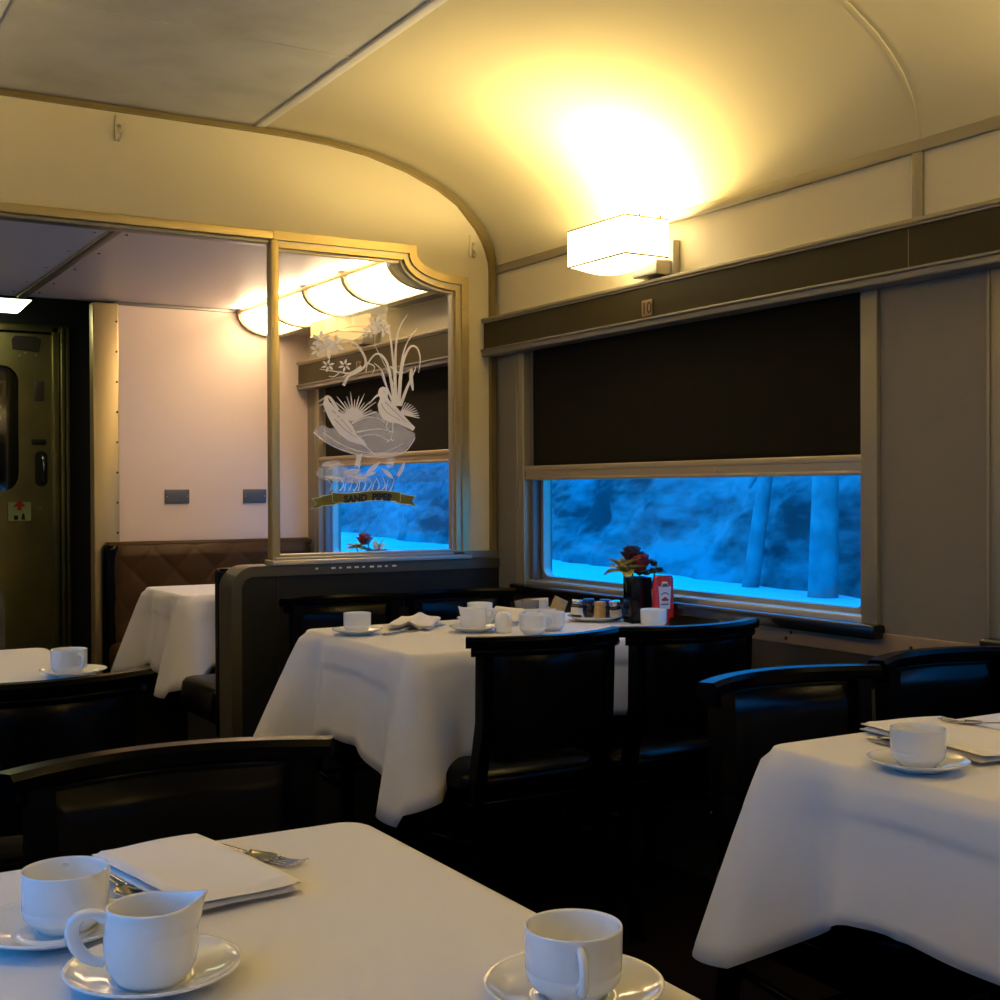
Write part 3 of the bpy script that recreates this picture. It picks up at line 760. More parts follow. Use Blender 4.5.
vl = empty('ceiling_lamp', (1.10, 6.75, 2.125), 0, 'bright lens light under the dark vestibule ceiling above the metal door', 'ceiling light')
mb = MB(); mb.box(-.25, .185, -.09, .09, .02, .03); mb.box(-.05, .0, -.03, .03, .03, .10); mb.box(-.24, .175, -.08, .08, 0.0, .022, .004); mb.build('housing', 'darkpaint', vl)
mb = MB()
A = [(-.22, -.075), (.165, -.075), (.165, .075), (-.22, .075)]; B = [(-.18, -.045), (.115, -.045), (.115, .045), (-.18, .045)]
va = [mb.bm.verts.new((p[0], p[1], 0)) for p in A]; vb = [mb.bm.verts.new((p[0], p[1], -.055)) for p in B]
mb._f(vb); [mb._f([va[i], va[(i+1) % 4], vb[(i+1) % 4], vb[i]]) for i in range(4)]; mb._f(va)
mb.build('lens', 'vestlight', vl)
# ------------------------------------------------------------------ wall sconces
WARM = (1, .76, .36)
def sconce(face, sgn, yc, label, shade='shade', bowl='bowl', power=40., zb=1.88):
    s = -sgn
    t = empty('wall_sconce', (face, yc, zb), 0, label, 'wall lamp', None)
    X = lambda d: s*d
    def bx(mb, d0, d1, y0, y1, z0, z1, bev=0.):
        x0, x1 = sorted((X(d0), X(d1))); mb.box(x0, x1, y0, y1, z0, z1, bev)
    h, H, D0, D1 = .153, .115, .05, .213
    mb = MB(); bx(mb, D1-.003, D1, -h, h, 0, H); bx(mb, D0, D1, -h, -h+.003, 0, H); bx(mb, D0, D1, h-.003, h, 0, H); bx(mb, D0, D0+.003, -h, h, 0, H)
    mb.build('lamp_shade', shade, t)
    mb = MB()
    g = mb.grid(lambda u, v: (X(D0+.005+(D1-D0-.01)*u), -h+.005+(2*h-.01)*v, -.001-.034*(math.sin(PI*u)*math.sin(PI*v))**.6), 12, 20)
    mb.build('diffuser_bowl', bowl, t, solid=.002)
    mb = MB()
    for z in (0, H):
        for a, b in (((D1, -h), (D1, h)), ((D0, -h), (D1, -h)), ((D0, h), (D1, h))):
            mb.tube([(X(a[0]), a[1], z), (X(b[0]), b[1], z)], .0028, 6)
    mb.tube([(X(D1-.05), -h, H), (X(D1-.05), h, H)], .002, 6)
    mb.sphere((X(.16), -h, H+.006), .005, (1, 1, 1), 1); mb.sphere((X(.08), -h, H+.006), .005, (1, 1, 1), 1)
    mb.build('wire_frame', 'brass', t)
    mb = MB(); bx(mb, 0, .028, -.150, .0, -.055, .058, .004); bx(mb, .02, .085, -.140, -.02, -.050, -.004, .004); mb.build('wall_bracket', 'steel', t)
    mb = MB(); mb.lathe([(0, 0), (.014, 0), (.022, .02), (.022, .04), (.012, .058), (0, .06)], 12, (X(.13), 0, .02)); mb.build('light_bulb', 'dimbulb', t)
    if power: light('bulb_light', 'POINT', (X(.125), 0, .085), power, WARM, .025, t)
    return t
sconce(W, 1, 3.258, 'lit boxy wall lamp above the number 10 pelmet', power=62)
sconce(W, 1, 1.20, 'boxy wall lamp above the window by the nearest right-hand table', power=40)
sconce(W, 1, -.86, 'boxy wall lamp at the rear of the right wall', power=44)
sconce(W, 1, 5.40, 'dim yellow boxy wall lamp seen through the etched glass', 'dimshade', 'dimshade', power=.6)
for y, lab in ((3.258, 'boxy wall lamp on the left wall by the far left table'), (1.20, 'boxy wall lamp on the left wall beside the nearest table'), (-.86, 'boxy wall lamp at the rear of the left wall')):
    sconce(L, -1, y, lab, power=27)

# strip light: unseen area lights added beside it brighten the soffit
for y in (5.88, 5.46, 5.04, 4.62):
    light('soffit_fill', 'AREA', (2.112, y, 2.050), 2.2, (1, .70, .42), .03, None, (0, math.radians(150), 0), .34)
light('lens_light', 'AREA', (1.07, 6.75, 2.06), 1.1, (1, .95, .48), .22, None, (0, 0, 0), .10)

# ------------------------------------------------------------------ chairs
def rail_y(x, sag=.075, hw=.225): return -.215-sag*(1-(x/hw)**2)
def make_chair(label):
    t = empty('dining_chair', (0, 0, 0), 0, label, 'chair')
    mb = MB()
    def cush(u, v):          # rounded seat cushion top/bottom as a closed superellipsoid
        a, b = u*2*PI, (v-.5)*PI
        c = lambda w, m: math.copysign(abs(math.cos(w))**m, math.cos(w)); s_ = lambda w, m: math.copysign(abs(math.sin(w))**m, math.sin(w))
        return (.220*c(b, .5)*c(a, .35), .01+.225*c(b, .5)*s_(a, .35)-.0, .445+.045*s_(b, .7))
    mb.grid(cush, 40, 16, closed_u=True); bmesh.ops.remove_doubles(mb.bm, verts=mb.bm.verts, dist=.0004)
    mb.build('seat', 'leather', t)
    mb = MB(); mb.box(-.205, .205, -.20, .225, .345, .405, .008); mb.build('seat_frame', 'wood', t)
    for sx in (-1, 1):
        mb = MB(); mb.sweep([(sx*.185, .20, .36), (sx*.188, .205, 0)], [(-.018, -.018), (.018, -.018), (.018, .018), (-.018, .018)], up=Vector((0, 1, 0)), smooth=False, scale=lambda q: 1-.35*q); mb.build('leg', 'wood', t)
    for sx in (-1, 1):
        mb = MB(); mb.sweep([(sx*.178, -.228, .79), (sx*.178, -.222, .60), (sx*.182, -.185, .42), (sx*.188, -.19, .30), (sx*.190, -.24, 0)], [(-.017, -.02), (.017, -.02), (.017, .02), (-.017, .02)], up=Vector((0, 1, 0)), smooth=False, scale=lambda q: 1-.2*q); mb.build('leg', 'wood', t)
    xs_ = [-.225+.45*i/24 for i in range(25)]
    mb = MB(); mb.sweep([(x, rail_y(x), .802) for x in xs_], [(-.018, -.013), (.018, -.013), (.020, .004), (.014, .013), (-.014, .013), (-.020, .004)], smooth=False); mb.build('top_rail', 'wood', t, autos=True)
    mb = MB(); mb.tube([(x*.955, rail_y(x*.955), .7785) for x in xs_], .0125, 12); mb.build('round_rail', 'wood', t)
    # upholstered back panel following the curve, pillow front
    mb = MB()
    def bk(front):
        def f(u, v):
            x = -.170+.340*u; z = .552+.226*v
            e = (max(0, 1-abs(2*u-1)**6)*max(0, 1-abs(2*v-1)**4))**.5
            y = rail_y(x)*.985+(.010+.026*e if front else -.008-.010*e)
            return (x, y, z)
        return f
    mb.grid(bk(True), 26, 14); mb.grid(bk(False), 26, 14)
    bmesh.ops.remove_doubles(mb.bm, verts=mb.bm.verts, dist=.0005)
    mb.build('backrest', 'leather', t, solid=0)
    mb = MB(); mb.sweep([(x*.78, rail_y(x*.78), .548) for x in xs_], [(-.014, -.013), (.014, -.013), (.014, .013), (-.014, .013)], smooth=False); mb.build('lower_rail', 'wood', t)
    mb = MB()
    for sx in (-1, 1): mb.tube([(sx*.190, -.205, .30), (sx*.186, .195, .26)], .009, 8)
    mb.tube([(-.188, -.0, .28), (.188, -.0, .28)], .009, 8); mb.build('stretcher', 'wood', t)
    return t
G_CH = 'black leather dining chairs'
chairs = [(1.735, 2.915, 0, 'back of black chair before the middle table, the one nearer the aisle'),
          (2.185, 2.90, 0, 'back of black chair before the middle table, in front of the vase'),
          (1.765, 3.765, PI, 'black chair facing us behind the middle table, nearer the aisle under the screen'),
          (2.205, 3.755, PI, 'black chair facing us behind the middle table, in the corner by the window'),
          (1.750, 1.61, PI, 'black chair facing us behind the right-hand table, left one with its whole back in view'),
          (2.245, 1.66, PI, 'black chair facing us behind the right-hand table, right one by the wall'),
          (.508, 1.49, PI, 'large black chair facing us behind the nearest table at the lower left'),
          (.478, 2.79, 0, 'back of black chair at the left edge, before the far left table with one cup')]
ch0 = make_chair(chairs[0][3])
for i, (x, y, rz, lab) in enumerate(chairs):
    c = ch0 if i == 0 else copy_tree(ch0)
    c.location = (x, y, 0); c.rotation_euler = (0, 0, rz); relabel(c, lab, G_CH)

# ------------------------------------------------------------------ tables and cloths
def table(x0, x1, y0, y1, label):
    t = empty('dining_table', ((x0+x1)/2, (y0+y1)/2, 0), 0, label, 'table', 'dining tables under white cloths')
    hx, hy = (x1-x0)/2-.012, (y1-y0)/2-.012
    mb = MB(); mb.box(-hx, hx, -hy, hy, .715, .746, .004); mb.build('tabletop', 'wood', t)
    mb = MB(); mb.lathe([(0, .715), (.05, .715), (.04, .66), (.035, .2), (.05, .06), (.05, .02), (0, .02)], 20); mb.build('pedestal', 'wood', t)
    mb = MB(); mb.box(-.2, .2, -.05, .05, 0, .03, .01); mb.box(-.05, .05, -.15, .15, 0, .03, .01); mb.build('base', 'wood', t)
    return t
def cloth(x0, x1, y0, y1, label, drops, corners, seed, top=.7555, r=.035):
    """drops: hem drop of the sides (right, far, left, near); corners: {index: (extra drop, flare, half width)} 0=right-far 1=left-far 2=left-near 3=right-near"""
    rg = random.Random(seed)
    P = []      # perimeter: point, normal, side weight
    cs = ((x1-r, y1-r, 0), (x0+r, y1-r, 90), (x0+r, y0+r, 180), (x1-r, y0+r, 270))
    per = []
    for i, (cx, cy, a0) in enumerate(cs):
        for k in range(13):
            a = math.radians(a0+90*k/12); per.append((Vector((cx+r*math.cos(a), cy+r*math.sin(a))), Vector((math.cos(a), math.sin(a))), i, k/12))
        nx = cs[(i+1) % 4]; a = math.radians(a0+90); n = Vector((math.cos(a), math.sin(a)))
        A = Vector((cx, cy))+n*r; Bp = Vector((nx[0], nx[1]))+n*r
        m = max(10, int((Bp-A).length/.018))
        for k in range(1, m): per.append((A.lerp(Bp, k/m), n, -1, (i+1) % 4))
    N = len(per)
    d = [0.]
    for i in range(1, N): d.append(d[-1]+(per[i][0]-per[i-1][0]).length)
    Lp = d[-1]+(per[0][0]-per[-1][0]).length
    mid = {}
    for i, q in enumerate(per):
        if q[2] >= 0 and abs(q[3]-.5) < .01: mid[q[2]] = d[i]
    ph = [rg.uniform(0, 6.28) for _ in range(6)]
    ROW = [0, .02, .06, .12, .18, .23, .26, .29, .32, .36, .42, .5, .6, .7, .8, .9, 1.]
    mb = MB()
    rings = []
    for ins, dz in ((.03, 0), (.016, 0), (.006, -.0008)):
        rings.append([mb.bm.verts.new((q[0].x-q[1].x*ins, q[0].y-q[1].y*ins, top+dz)) for q in per])
    for t in ROW:
        ring = []
        for i, (p, n, ci, w) in enumerate(per):
            # signed distances to the corners, side drop blended
            best = None
            for c in range(4):
                e = (d[i]-mid[c]+Lp/2) % Lp-Lp/2
                if best is None or abs(e) < abs(best[1]): best = (c, e)
            c, e = best
            ex, fl, hwid = corners.get(c, (.08, .05, .25))
            sides = {0: (0, 1), 1: (1, 2), 2: (2, 3), 3: (3, 0)}[c]
            dp = drops[sides[0]] if e < 0 else drops[sides[1]]
            bl = min(1, abs(e)/.06); dp = dp*(.5+.5*bl)+(drops[sides[0]]+drops[sides[1]])/2*(.5-.5*bl)
            cw = max(0, 1-abs(e)/hwid)
            D = dp+ex*cw**1.1+.006*math.sin(d[i]*11+ph[0])
            o = .010+.028*t+t*(.007*math.sin(d[i]*13+ph[1])+.006*math.sin(d[i]*23+ph[2]+1.2*t))*(1-cw*.8)
            o += t**.9*(fl*math.exp(-(abs(e)/.062)**1.7)-.50*fl*(math.exp(-((e-.130)/.042)**2)+math.exp(-((e+.130)/.042)**2))+.20*fl*(math.exp(-((e-.215)/.042)**2)+math.exp(-((e+.215)/.042)**2)))
            # ironed crease and small puckers on the drop
            o += .0065/(1+math.exp((t-.285)/.012))*min(1, t/.08)*(1-.85*math.exp(-(e/.12)**2))+.0035*math.exp(-((e-.30)/.006)**2)*t
            o = max(o, .004)
            z = top-.004-D*t
            ease = min(1, t/.06)
            ring.append(mb.bm.verts.new((p.x+n.x*o*ease, p.y+n.y*o*ease, z if t > 0 else top-.003)))
        rings.append(ring)
    mb._f(rings[0], True)
    for A, B in zip(rings, rings[1:]):
        for i in range(N):
            j = (i+1) % N; mb._f([A[i], B[i], B[j], A[j]], True)
    o = mb.build('tablecloth', 'cloth', recalc=True)
    md = o.modifiers.new('solid', 'SOLIDIFY'); md.thickness = .0018; md.offset = 0
    return tag(o, label, 'tablecloth', None)
T0 = (-.33, .672, .735, 1.480); T1 = (1.455, 2.44, 2.875, 3.60); T2 = (1.425, 2.44, .80, 1.560); T3 = (-.33, .70, 2.86, 3.56); T4 = (1.515, 2.43, 5.02, 5.565)
table(*T0, 'table under the nearest white cloth at the lower left'); table(*T1, 'table under the white cloth by the window with the vase'); table(*T2, 'table under the white cloth at the right edge'); table(*T3, 'table under the white cloth at the left edge behind a chair'); table(*T4, 'table under the white cloth of the far bench section')
cloth(*T0, 'white tablecloth on the nearest table, lower left with creamer', (.24, .22, .22, .22), {0: (.12, .05, .25)}, 1)
cloth(*T1, 'white tablecloth by the window, hem falling to a point, with jam jars on it', (.05, .20, .265, .20), {2: (.165, .062, .25), 1: (.12, .15, .25), 0: (0, .0, .2), 3: (0, .0, .2)}, 2)
cloth(*T2, 'white tablecloth on the right-hand table with one cup and napkin', (.05, .20, .215, .20), {1: (.13, .095, .22), 2: (.12, .06, .25), 0: (0, .0, .2), 3: (0, .0, .2)}, 5)
cloth(*T3, 'white tablecloth at the left edge behind a black chair', (.24, .2, .1, .2), {3: (.14, .07, .28), 0: (.12, .06, .25)}, 4)
cloth(*T4, 'white tablecloth of the far section in front of the quilted bench', (.05, .2, .30, .245), {2: (.10, .09, .25), 1: (.08, .125, .25), 0: (0, 0, .2), 3: (0, 0, .2)}, 6)
TZ = .7565

# ------------------------------------------------------------------ china
def smooth(pts, m=5):
    P = [Vector(p) for p in pts]; S = []; n = len(P)
    for i in range(n-1):
        p0, p1, p2, p3 = P[max(i-1, 0)], P[i], P[i+1], P[min(i+2, n-1)]
        for j in range(m):
            t = j/m; S.append(.5*((2*p1)+(p2-p0)*t+(2*p0-5*p1+4*p2-p3)*t*t+(3*p1-p0-3*p2+p3)*t**3))
    return S+[P[-1]]
def make_cup(label, ang=0.):
    t = empty('coffee_cup', (0, 0, 0), ang, label, 'cup')
    prof = [(0, .003), (.020, .003), (.021, 0), (.027, 0), (.0295, .004), (.0375, .010), (.0405, .014), (.0418, .019), (.0422, .0225), (.0418, .0232), (.0423, .024), (.0426, .034), (.0428, .047), (.0430, .0575), (.0425, .0592), (.0412, .0590), (.0405, .0565), (.0400, .024), (.036, .0125), (.024, .0085), (0, .008)]
    mb = MB(); mb.lathe(prof, 48)
    for v in mb.bm.verts: v.co.x *= .925; v.co.y *= .925; v.co.z *= .95
    mb.build('cup_body', 'china', t)
    mb = MB(); mb.tube(smooth([(.0375, 0, .046), (.044, 0, .0475), (.052, 0, .046), (.057, 0, .038), (.055, 0, .028), (.048, 0, .020), (.0375, 0, .018)]), .0058, 10, flat=.68, up=Vector((0, 1, 0))); mb.build('handle', 'china', t)
    return t
def make_saucer(label):
    mb = MB(); mb.lathe([(r_*.94, z_) for r_, z_ in ((0, .004), (.030, .004), (.031, .001), (.036, 0), (.039, .003), (.058, .008), (.0745, .0145), (.0775, .0165), (.0778, .0178), (.0760, .0182), (.073, .0168), (.0715, .0155), (.058, .0112), (.040, .0068), (.038, .0058), (.0325, .0062), (.031, .0078), (.029, .0066), (0, .0066))], 64)
    return tag(mb.build('saucer', 'china'), label, 'saucer')
def make_jug(label, ang=0.):
    t = empty('creamer_jug', (0, 0, 0), ang, label, 'jug')
    def fn(p, a):
        k = max(0, math.cos(a))**6; h = max(0, (p.z-.055)/.03)
        b = max(0, -math.cos(a))**4
        return Vector((p.x+.0125*k*h-.002*b*h, p.y*(1-.25*k*h), p.z+.010*k*h))
    prof = [(0, .003), (.022, .003), (.0235, 0), (.030, 0), (.033, .006), (.0385, .018), (.0405, .032), (.0408, .046), (.0402, .056), (.0396, .058), (.0398, .060), (.0380, .070), (.0366, .078), (.0368, .083), (.0355, .085), (.0342, .083), (.0348, .072), (.038, .046), (.0378, .032), (.034, .012), (.02, .0075), (0, .007)]
    mb = MB(); mb.lathe(prof, 48, fn=fn)
    for v in mb.bm.verts: v.co.z *= .74; v.co.x *= .95; v.co.y *= .95
    mb.build('jug_body', 'china', t)
    mb = MB(); mb.tube(smooth([(-.0355, 0, .070), (-.045, 0, .079), (-.057, 0, .077), (-.063, 0, .064), (-.060, 0, .045), (-.050, 0, .030), (-.0375, 0, .024)]), .0062, 10, flat=.7, up=Vector((0, 1, 0)))
    for v in mb.bm.verts: v.co.z *= .74
    mb.build('handle', 'china', t)
    return t
def make_napkin(label, w=.14, l=.255, layers=2, puff=0.):
    mb = MB()
    for k in range(layers):
        z0 = .0005+k*.0074; sh = .0012*k
        def f(u, v, top):
            x = -w/2+w*u; y = -l/2+l*v
            e = min(u, 1-u)*w; g = min(v, 1-v)*l
            edge = min(1, min(e, g)/.010)
            h = (.0070*(.25+.75*math.sqrt(max(0, edge*(2-edge))))) if top else .0002*(1-edge)
            fold = .0035*math.exp(-(u*w/.016)**2)*k*.5
            return (x+sh, y-sh, z0+h+fold*(1 if top else 1)+(puff*math.exp(-((u-.5)/.13)**2)*(1 if k == layers-1 or not top else .9))+.0012*math.sin(u*5+v*4+k))
        mb.grid(lambda u, v: f(u, v, True), 18, 24); mb.grid(lambda u, v: f(u, v, False), 18, 24)
    bmesh.ops.remove_doubles(mb.bm, verts=mb.bm.verts, dist=.0001)
    return tag(mb.build('folded_napkin', 'napkin'), label, 'napkin')
def make_fork(label):
    t = empty('dinner_fork', (0, 0, 0), 0, label, 'fork')
    mb = MB()
    def hp(s): return Vector((0, -.075+.12*s, .004+.008*math.sin(s*PI*.9)))
    mb.sweep([hp(i/16) for i in range(17)], [(-.006, -.001), (.006, -.001), (.0055, .0012), (-.0055, .0012)], smooth=True, scale=lambda q: 1.25-.75*q if q < .8 else .65)
    mb.build('handle', 'cutlery', t)
    mb = MB(); mb.grid(lambda u, v: ((u-.5)*(.007+.017*min(1, v*1.6)), .045+.035*v, .0062-.004*math.sin(v*1.4)+.004*((u-.5)*2)**2), 8, 8); mb.build('fork_head', 'cutlery', t, solid=.0015)
    for k in range(4):
        x = -.0102+.0068*k
        mb = MB(); mb.sweep([(x, .076, .0040), (x, .092, .0022), (x, .106, .0030), (x*.97, .118, .0060)], [(-.0021, -.0008), (.0021, -.0008), (.0021, .0008), (-.0021, .0008)], scale=lambda q: 1-.45*q); mb.build('tine', 'cutlery', t)
    return t
def make_knife(label):
    t = empty('table_knife', (0, 0, 0), 0, label, 'knife')
    mb = MB(); mb.sweep([(0, -.11+.1*i/8, .004) for i in range(9)], [(-.007, -.002), (.007, -.002), (.007, .002), (-.007, .002)], scale=lambda q: 1-.3*q); mb.build('handle', 'cutlery', t)
    mb = MB(); mb.prism([(-.005, -.01), (.006, -.01), (.008, .03), (.008, .085), (.003, .108), (-.002, .112), (-.005, .10)], 'z', .0032, .0047); mb.build('blade', 'cutlery', t)
    return t
def make_spoon(label):
    t = empty('teaspoon', (0, 0, 0), 0, label, 'spoon')
    mb = MB(); mb.sweep([(0, -.085+.12*i/12, .003+.006*math.sin(i/12*2.6)) for i in range(13)], [(-.005, -.001), (.005, -.001), (.005, .001), (-.005, .001)], scale=lambda q: 1.2-.7*q); mb.build('handle', 'cutlery', t)
    mb = MB(); mb.grid(lambda u, v: (.0145*(2*u-1)*math.sin(PI*max(.05, v))**.6, .033+.045*v, .006-.006*math.sin(PI*v)*(1-(2*u-1)**2)), 8, 10); mb.build('bowl', 'cutlery', t, solid=.0012)
    return t
def put(o, x, y, z=TZ, rz=0, rx=0, ry=0):
    o.location = (x, y, z); o.rotation_euler = (rx, ry, rz); return o
R = math.radians
cup0 = make_cup('x'); sau0 = make_saucer('x'); jug0 = make_jug('x')
_used = set()
def clone(o, label):
    if o.name not in _used and o in (cup0, sau0, jug0):
        _used.add(o.name); return relabel(o, label)
    return relabel(copy_tree(o), label)
SZ = TZ+.0066
def cup_on(x, y, lab, slab, ang, sx=0, sy=0):
    put(clone(sau0, slab), x+sx, y+sy); return put(clone(cup0, lab), x, y, SZ, R(ang))
cup_on(.260, 1.232, 'white cup nearest the left edge, beside the creamer', 'white saucer under the cup nearest the left edge', 78, -.012, -.004)
put(clone(sau0, 'white saucer under the creamer on the nearest table'), .297, 1.072); put(clone(jug0, 'white china creamer jug with spout on the nearest table'), .294, 1.066, SZ, R(-14))
cup_on(.577, .856, 'white cup at the bottom edge with its handle toward us', 'shiny saucer under the cup at the bottom edge', -116)
cup_on(1.487, 1.300, 'white cup on the right-hand table', 'white saucer under the cup on the right-hand table', 60)
cup_on(1.526, 3.368, 'white cup on the aisle corner of the middle table', 'white saucer under the cup on the aisle corner of the middle table', 70)
cup_on(.632, 2.945, 'white cup at the left edge on the far left table', 'white saucer of the cup on the far left table', -70, .010, .005)
put(clone(sau0, 'white saucer under the small creamer in the middle table cluster'), 1.845, 3.25); put(clone(jug0, 'small white creamer in the china cluster of the middle table'), 1.842, 3.248, SZ, R(160))
cup_on(1.985, 3.46, 'white cup behind the creamer on the middle table', 'white saucer behind the creamer on the middle table', 60)
put(clone(cup0, 'white cup in the china cluster just above the chair rail'), 1.962, 3.115, TZ, R(-20))
put(clone(cup0, 'white cup right of another in the china cluster, partly behind it'), 2.052, 3.155, TZ, R(20))
put(clone(cup0, 'lone white cup in front of the ketchup bottle'), 2.352, 3.055, TZ, R(60))
sh = MB(); sh.lathe([(0, 0), (.022, 0), (.0245, .004), (.0255, .03), (.0245, .048), (.020, .058), (.010, .063), (0, .064)], 28)
put(tag(sh.build('china_shaker', 'china'), 'small rounded white china shaker beside the creamer on the middle table', 'shaker'), 1.905, 3.185)

put(make_napkin('white folded napkin on the nearest table with a fork under it',   .128, .232), .4110, 1.334, TZ+.0042, R(9), R(0))
put(make_fork('silver fork sticking out right of the napkin on the nearest table'), .464, 1.416, TZ, R(180+35))
put(make_knife('silver knife poking from under the napkin beside the left cup'), .349, 1.330, TZ, R(188))
put(make_spoon('silver spoon under the napkin beside the left cup'), .331, 1.370, TZ, R(188))
put(make_napkin('white folded napkin behind the cup on the right-hand table', .165, .30), 1.690, 1.395, TZ+.0042, R(-11))
put(make_fork('silver fork lying on the napkin of the right-hand table'), 1.768, 1.365, TZ+.0190, R(8))
put(make_knife('silver knife under the napkin left of the cup on the right-hand table'), 1.575, 1.385, TZ, R(-8))
put(make_spoon('silver spoon under the napkin left of the cup on the right-hand table'), 1.607, 1.41, TZ, R(172))
put(make_napkin('white peaked napkin on the middle table near its aisle cup', .13, .24, 2, .012), 1.765, 3.475, TZ+.0055, R(-35))
put(make_fork('silver fork beside the napkin on the middle table'), 1.735, 3.395, TZ, R(-68))
put(make_knife('silver knife beside the napkin on the middle table'), 1.675, 3.345, TZ, R(-64))
put(make_napkin('white crumpled napkin behind the shaker on the middle table', .10, .12, 2, .035), 2.055, 3.40, TZ, R(20))

# sugar packets in a small rectangular bowl
sb = MB(); sb.prism([(-.05, -.03), (.05, -.03), (.05, .03), (-.05, .03)], 'z', 0, .004)
for a in ((-.05, .05, -.03, -.026), (-.05, .05, .026, .03), (-.05, -.046, -.03, .03), (.046, .05, -.03, .03)): sb.box(*a, 0, .045, .001)
put(tag(sb.build('sugar_holder', 'china'), 'small white china holder of sugar packets on the middle table', 'holder'), 2.15, 3.375, TZ, R(-28))
def packet(label, m, x, y, z, rz, tilt, s=1):
    mb = MB(); g = lambda u, v, k: ((u-.5)*.055*s, k*.004*(math.sin(PI*u)*math.sin(PI*v))**.5, (v)*.066*s)
    mb.grid(lambda u, v: g(u, v, 1), 8, 8); mb.grid(lambda u, v: g(u, v, -1), 8, 8); bmesh.ops.remove_doubles(mb.bm, verts=mb.bm.verts, dist=.0002)
    o = tag(mb.build('sugar_packet', m), label, 'packet', 'sugar packets in the china holder'); o.location = (x, y, z); o.rotation_euler = (R(tilt), R(rz*.25), R(-28+rz*.3)); return o
packet('grey sugar packet at the left of the china holder', 'pkgrey', 2.118, 3.382, TZ+.006, 8, 8)
packet('grey sugar packet leaning left in the china holder', 'pkgrey', 2.112, 3.392, TZ+.007, -40, -8)
packet('white sugar packet in the middle of the china holder', 'pkwhite', 2.146, 3.372, TZ+.006, 12, -6)
packet('white sugar packet behind the middle one in the china holder', 'pkwhite', 2.160, 3.382, TZ+.010, -14, 8)
packet('tan sugar packet leaning out right of the china holder', 'pktan', 2.196, 3.362, TZ+.012, 95, 4)

# plate of jars
mb = MB(); mb.lathe([(0, .003), (.045, .003), (.05, 0), (.055, .002), (.080, .012), (.087, .0155), (.087, .017), (.078, .0145), (.054, .006), (0, .006)], 48)
put(tag(mb.build('plate', 'china'), 'white plate holding small jam jars by the vase', 'plate'), 2.322, 3.318)
def jar(label, m, lid, x, y, tilt=0, ta=0, h=.054, group=None):
    t = empty('jam_jar', (x, y, TZ+.0065), ta, label, 'jar', 'small jars on the plate')
    mb = MB(); mb.lathe([(0, 0), (.015, 0), (.0175, .003), (.0185, .012), (.0185, h*.68), (.0165, h*.80), (.0155, h*.84), (0, h*.84)], 24); mb.build('jar_body', m, t)
    mb = MB(); mb.lathe([(0, h*.82), (.0175, h*.82), (.018, h*.85), (.018, h*1.03), (.0165, h*1.08), (0, h*1.08)], 24); mb.build('lid', lid, t)
    mb = MB(); mb.lathe([(.0187, .010), (.0187, h*.6)], 24); mb.build('paper_label', 'pkwhite' if m == 'jam' else 'pktan', t) if lid == 'lidsilver' else mb.bm.free()
    t.rotation_euler = (0, R(tilt), ta); return t
jar('dark jam jar with silver lid at the left end of the plate', 'jam', 'lidsilver', 2.285, 3.368, 8, R(20))
jar('dark jam jar with blue lid behind the silver-lidded left jar', 'jam', 'lidblue', 2.338, 3.375)
jar('amber honey jar at the front of the plate', 'honey', 'honey', 2.309, 3.272)
jar('dark jam jar with blue lid right of the amber jar', 'jam', 'lidblue', 2.367, 3.325)
jar('dark jam jar with silver lid at the right end of the plate', 'jam', 'lidsilver', 2.372, 3.270, -10, R(10))

# vase and flowers
def petal(mb, c, dirv, up, l, w, cup, n=6):
    d = dirv.normalized(); s = d.cross(up).normalized(); n2 = s.cross(d)
    mb.grid(lambda u, v: c+d*(l*v)+s*((u-.5)*w*math.sin(PI*(.12+.80*v))**.7)+n2*(cup*v*v*l+.25*w*((u-.5)*2)**2*math.sin(PI*v)), n, n)
def rose(mb, c, r, seed, tilt=Vector((0, 0, 1))):
    rg = random.Random(seed)
    for ring, (k, rr, el, pl) in enumerate(((3, .10, 86, .95), (4, .25, 80, 1.0), (5, .42, 72, 1.0), (6, .55, 62, .95), (6, .60, 42, .85))):
        for i in range(k):
            a = 2*PI*i/k+ring*.7+rg.uniform(-.2, .2); e = R(el)
            dv = Vector((math.cos(a)*math.cos(e), math.sin(a)*math.cos(e), math.sin(e)))
            petal(mb, Vector(c)+Vector((math.cos(a), math.sin(a), 0))*rr*r*.35, dv, Vector((0, 0, 1)), r*pl, r*1.05, .12)
def leaf(mb, c, az, el, l, w, droop=.25):
    d = Vector((math.cos(az)*math.cos(el), math.sin(az)*math.cos(el), math.sin(el)))
    petal(mb, Vector(c), d, Vector((0, 0, 1)), l, w, -droop)
def vase(x, y, z, label, seed, kind):
    t = empty('flower_vase', (x, y, z), R(-14), label, 'vase')
    mb = MB(); h = .142
    mb.box(-.034, .034, -.034, .034, 0, .01, .002)
    for a in ((-.034, .034, -.034, -.030), (-.034, .034, .030, .034), (-.034, -.030, -.034, .034), (.030, .034, -.034, .034)): mb.box(*a, 0, h, .001)
    mb.build('vase_body', 'vase', t)
    return t
v1 = vase(2.405, 3.205, TZ, 'square black vase by the ketchup bottle on the middle table', 1, 0)
def flower(name, label, cat, loc, build_, mats):
    """build_: list of (part name, material, fn(mb))"""
    t = empty(name, loc, 0, label, cat)
    for pn, m, fn in build_:
        mb = MB(); fn(mb); mb.build(pn, m, t, solid=.0006, recalc=False)
    return t
def stem(mb, p0, p1): mb.tube([p0, ((p0[0]+p1[0])/2+.004, (p0[1]+p1[1])/2, (p0[2]+p1[2])/2), p1], .0022, 6)
VT = TZ+.142
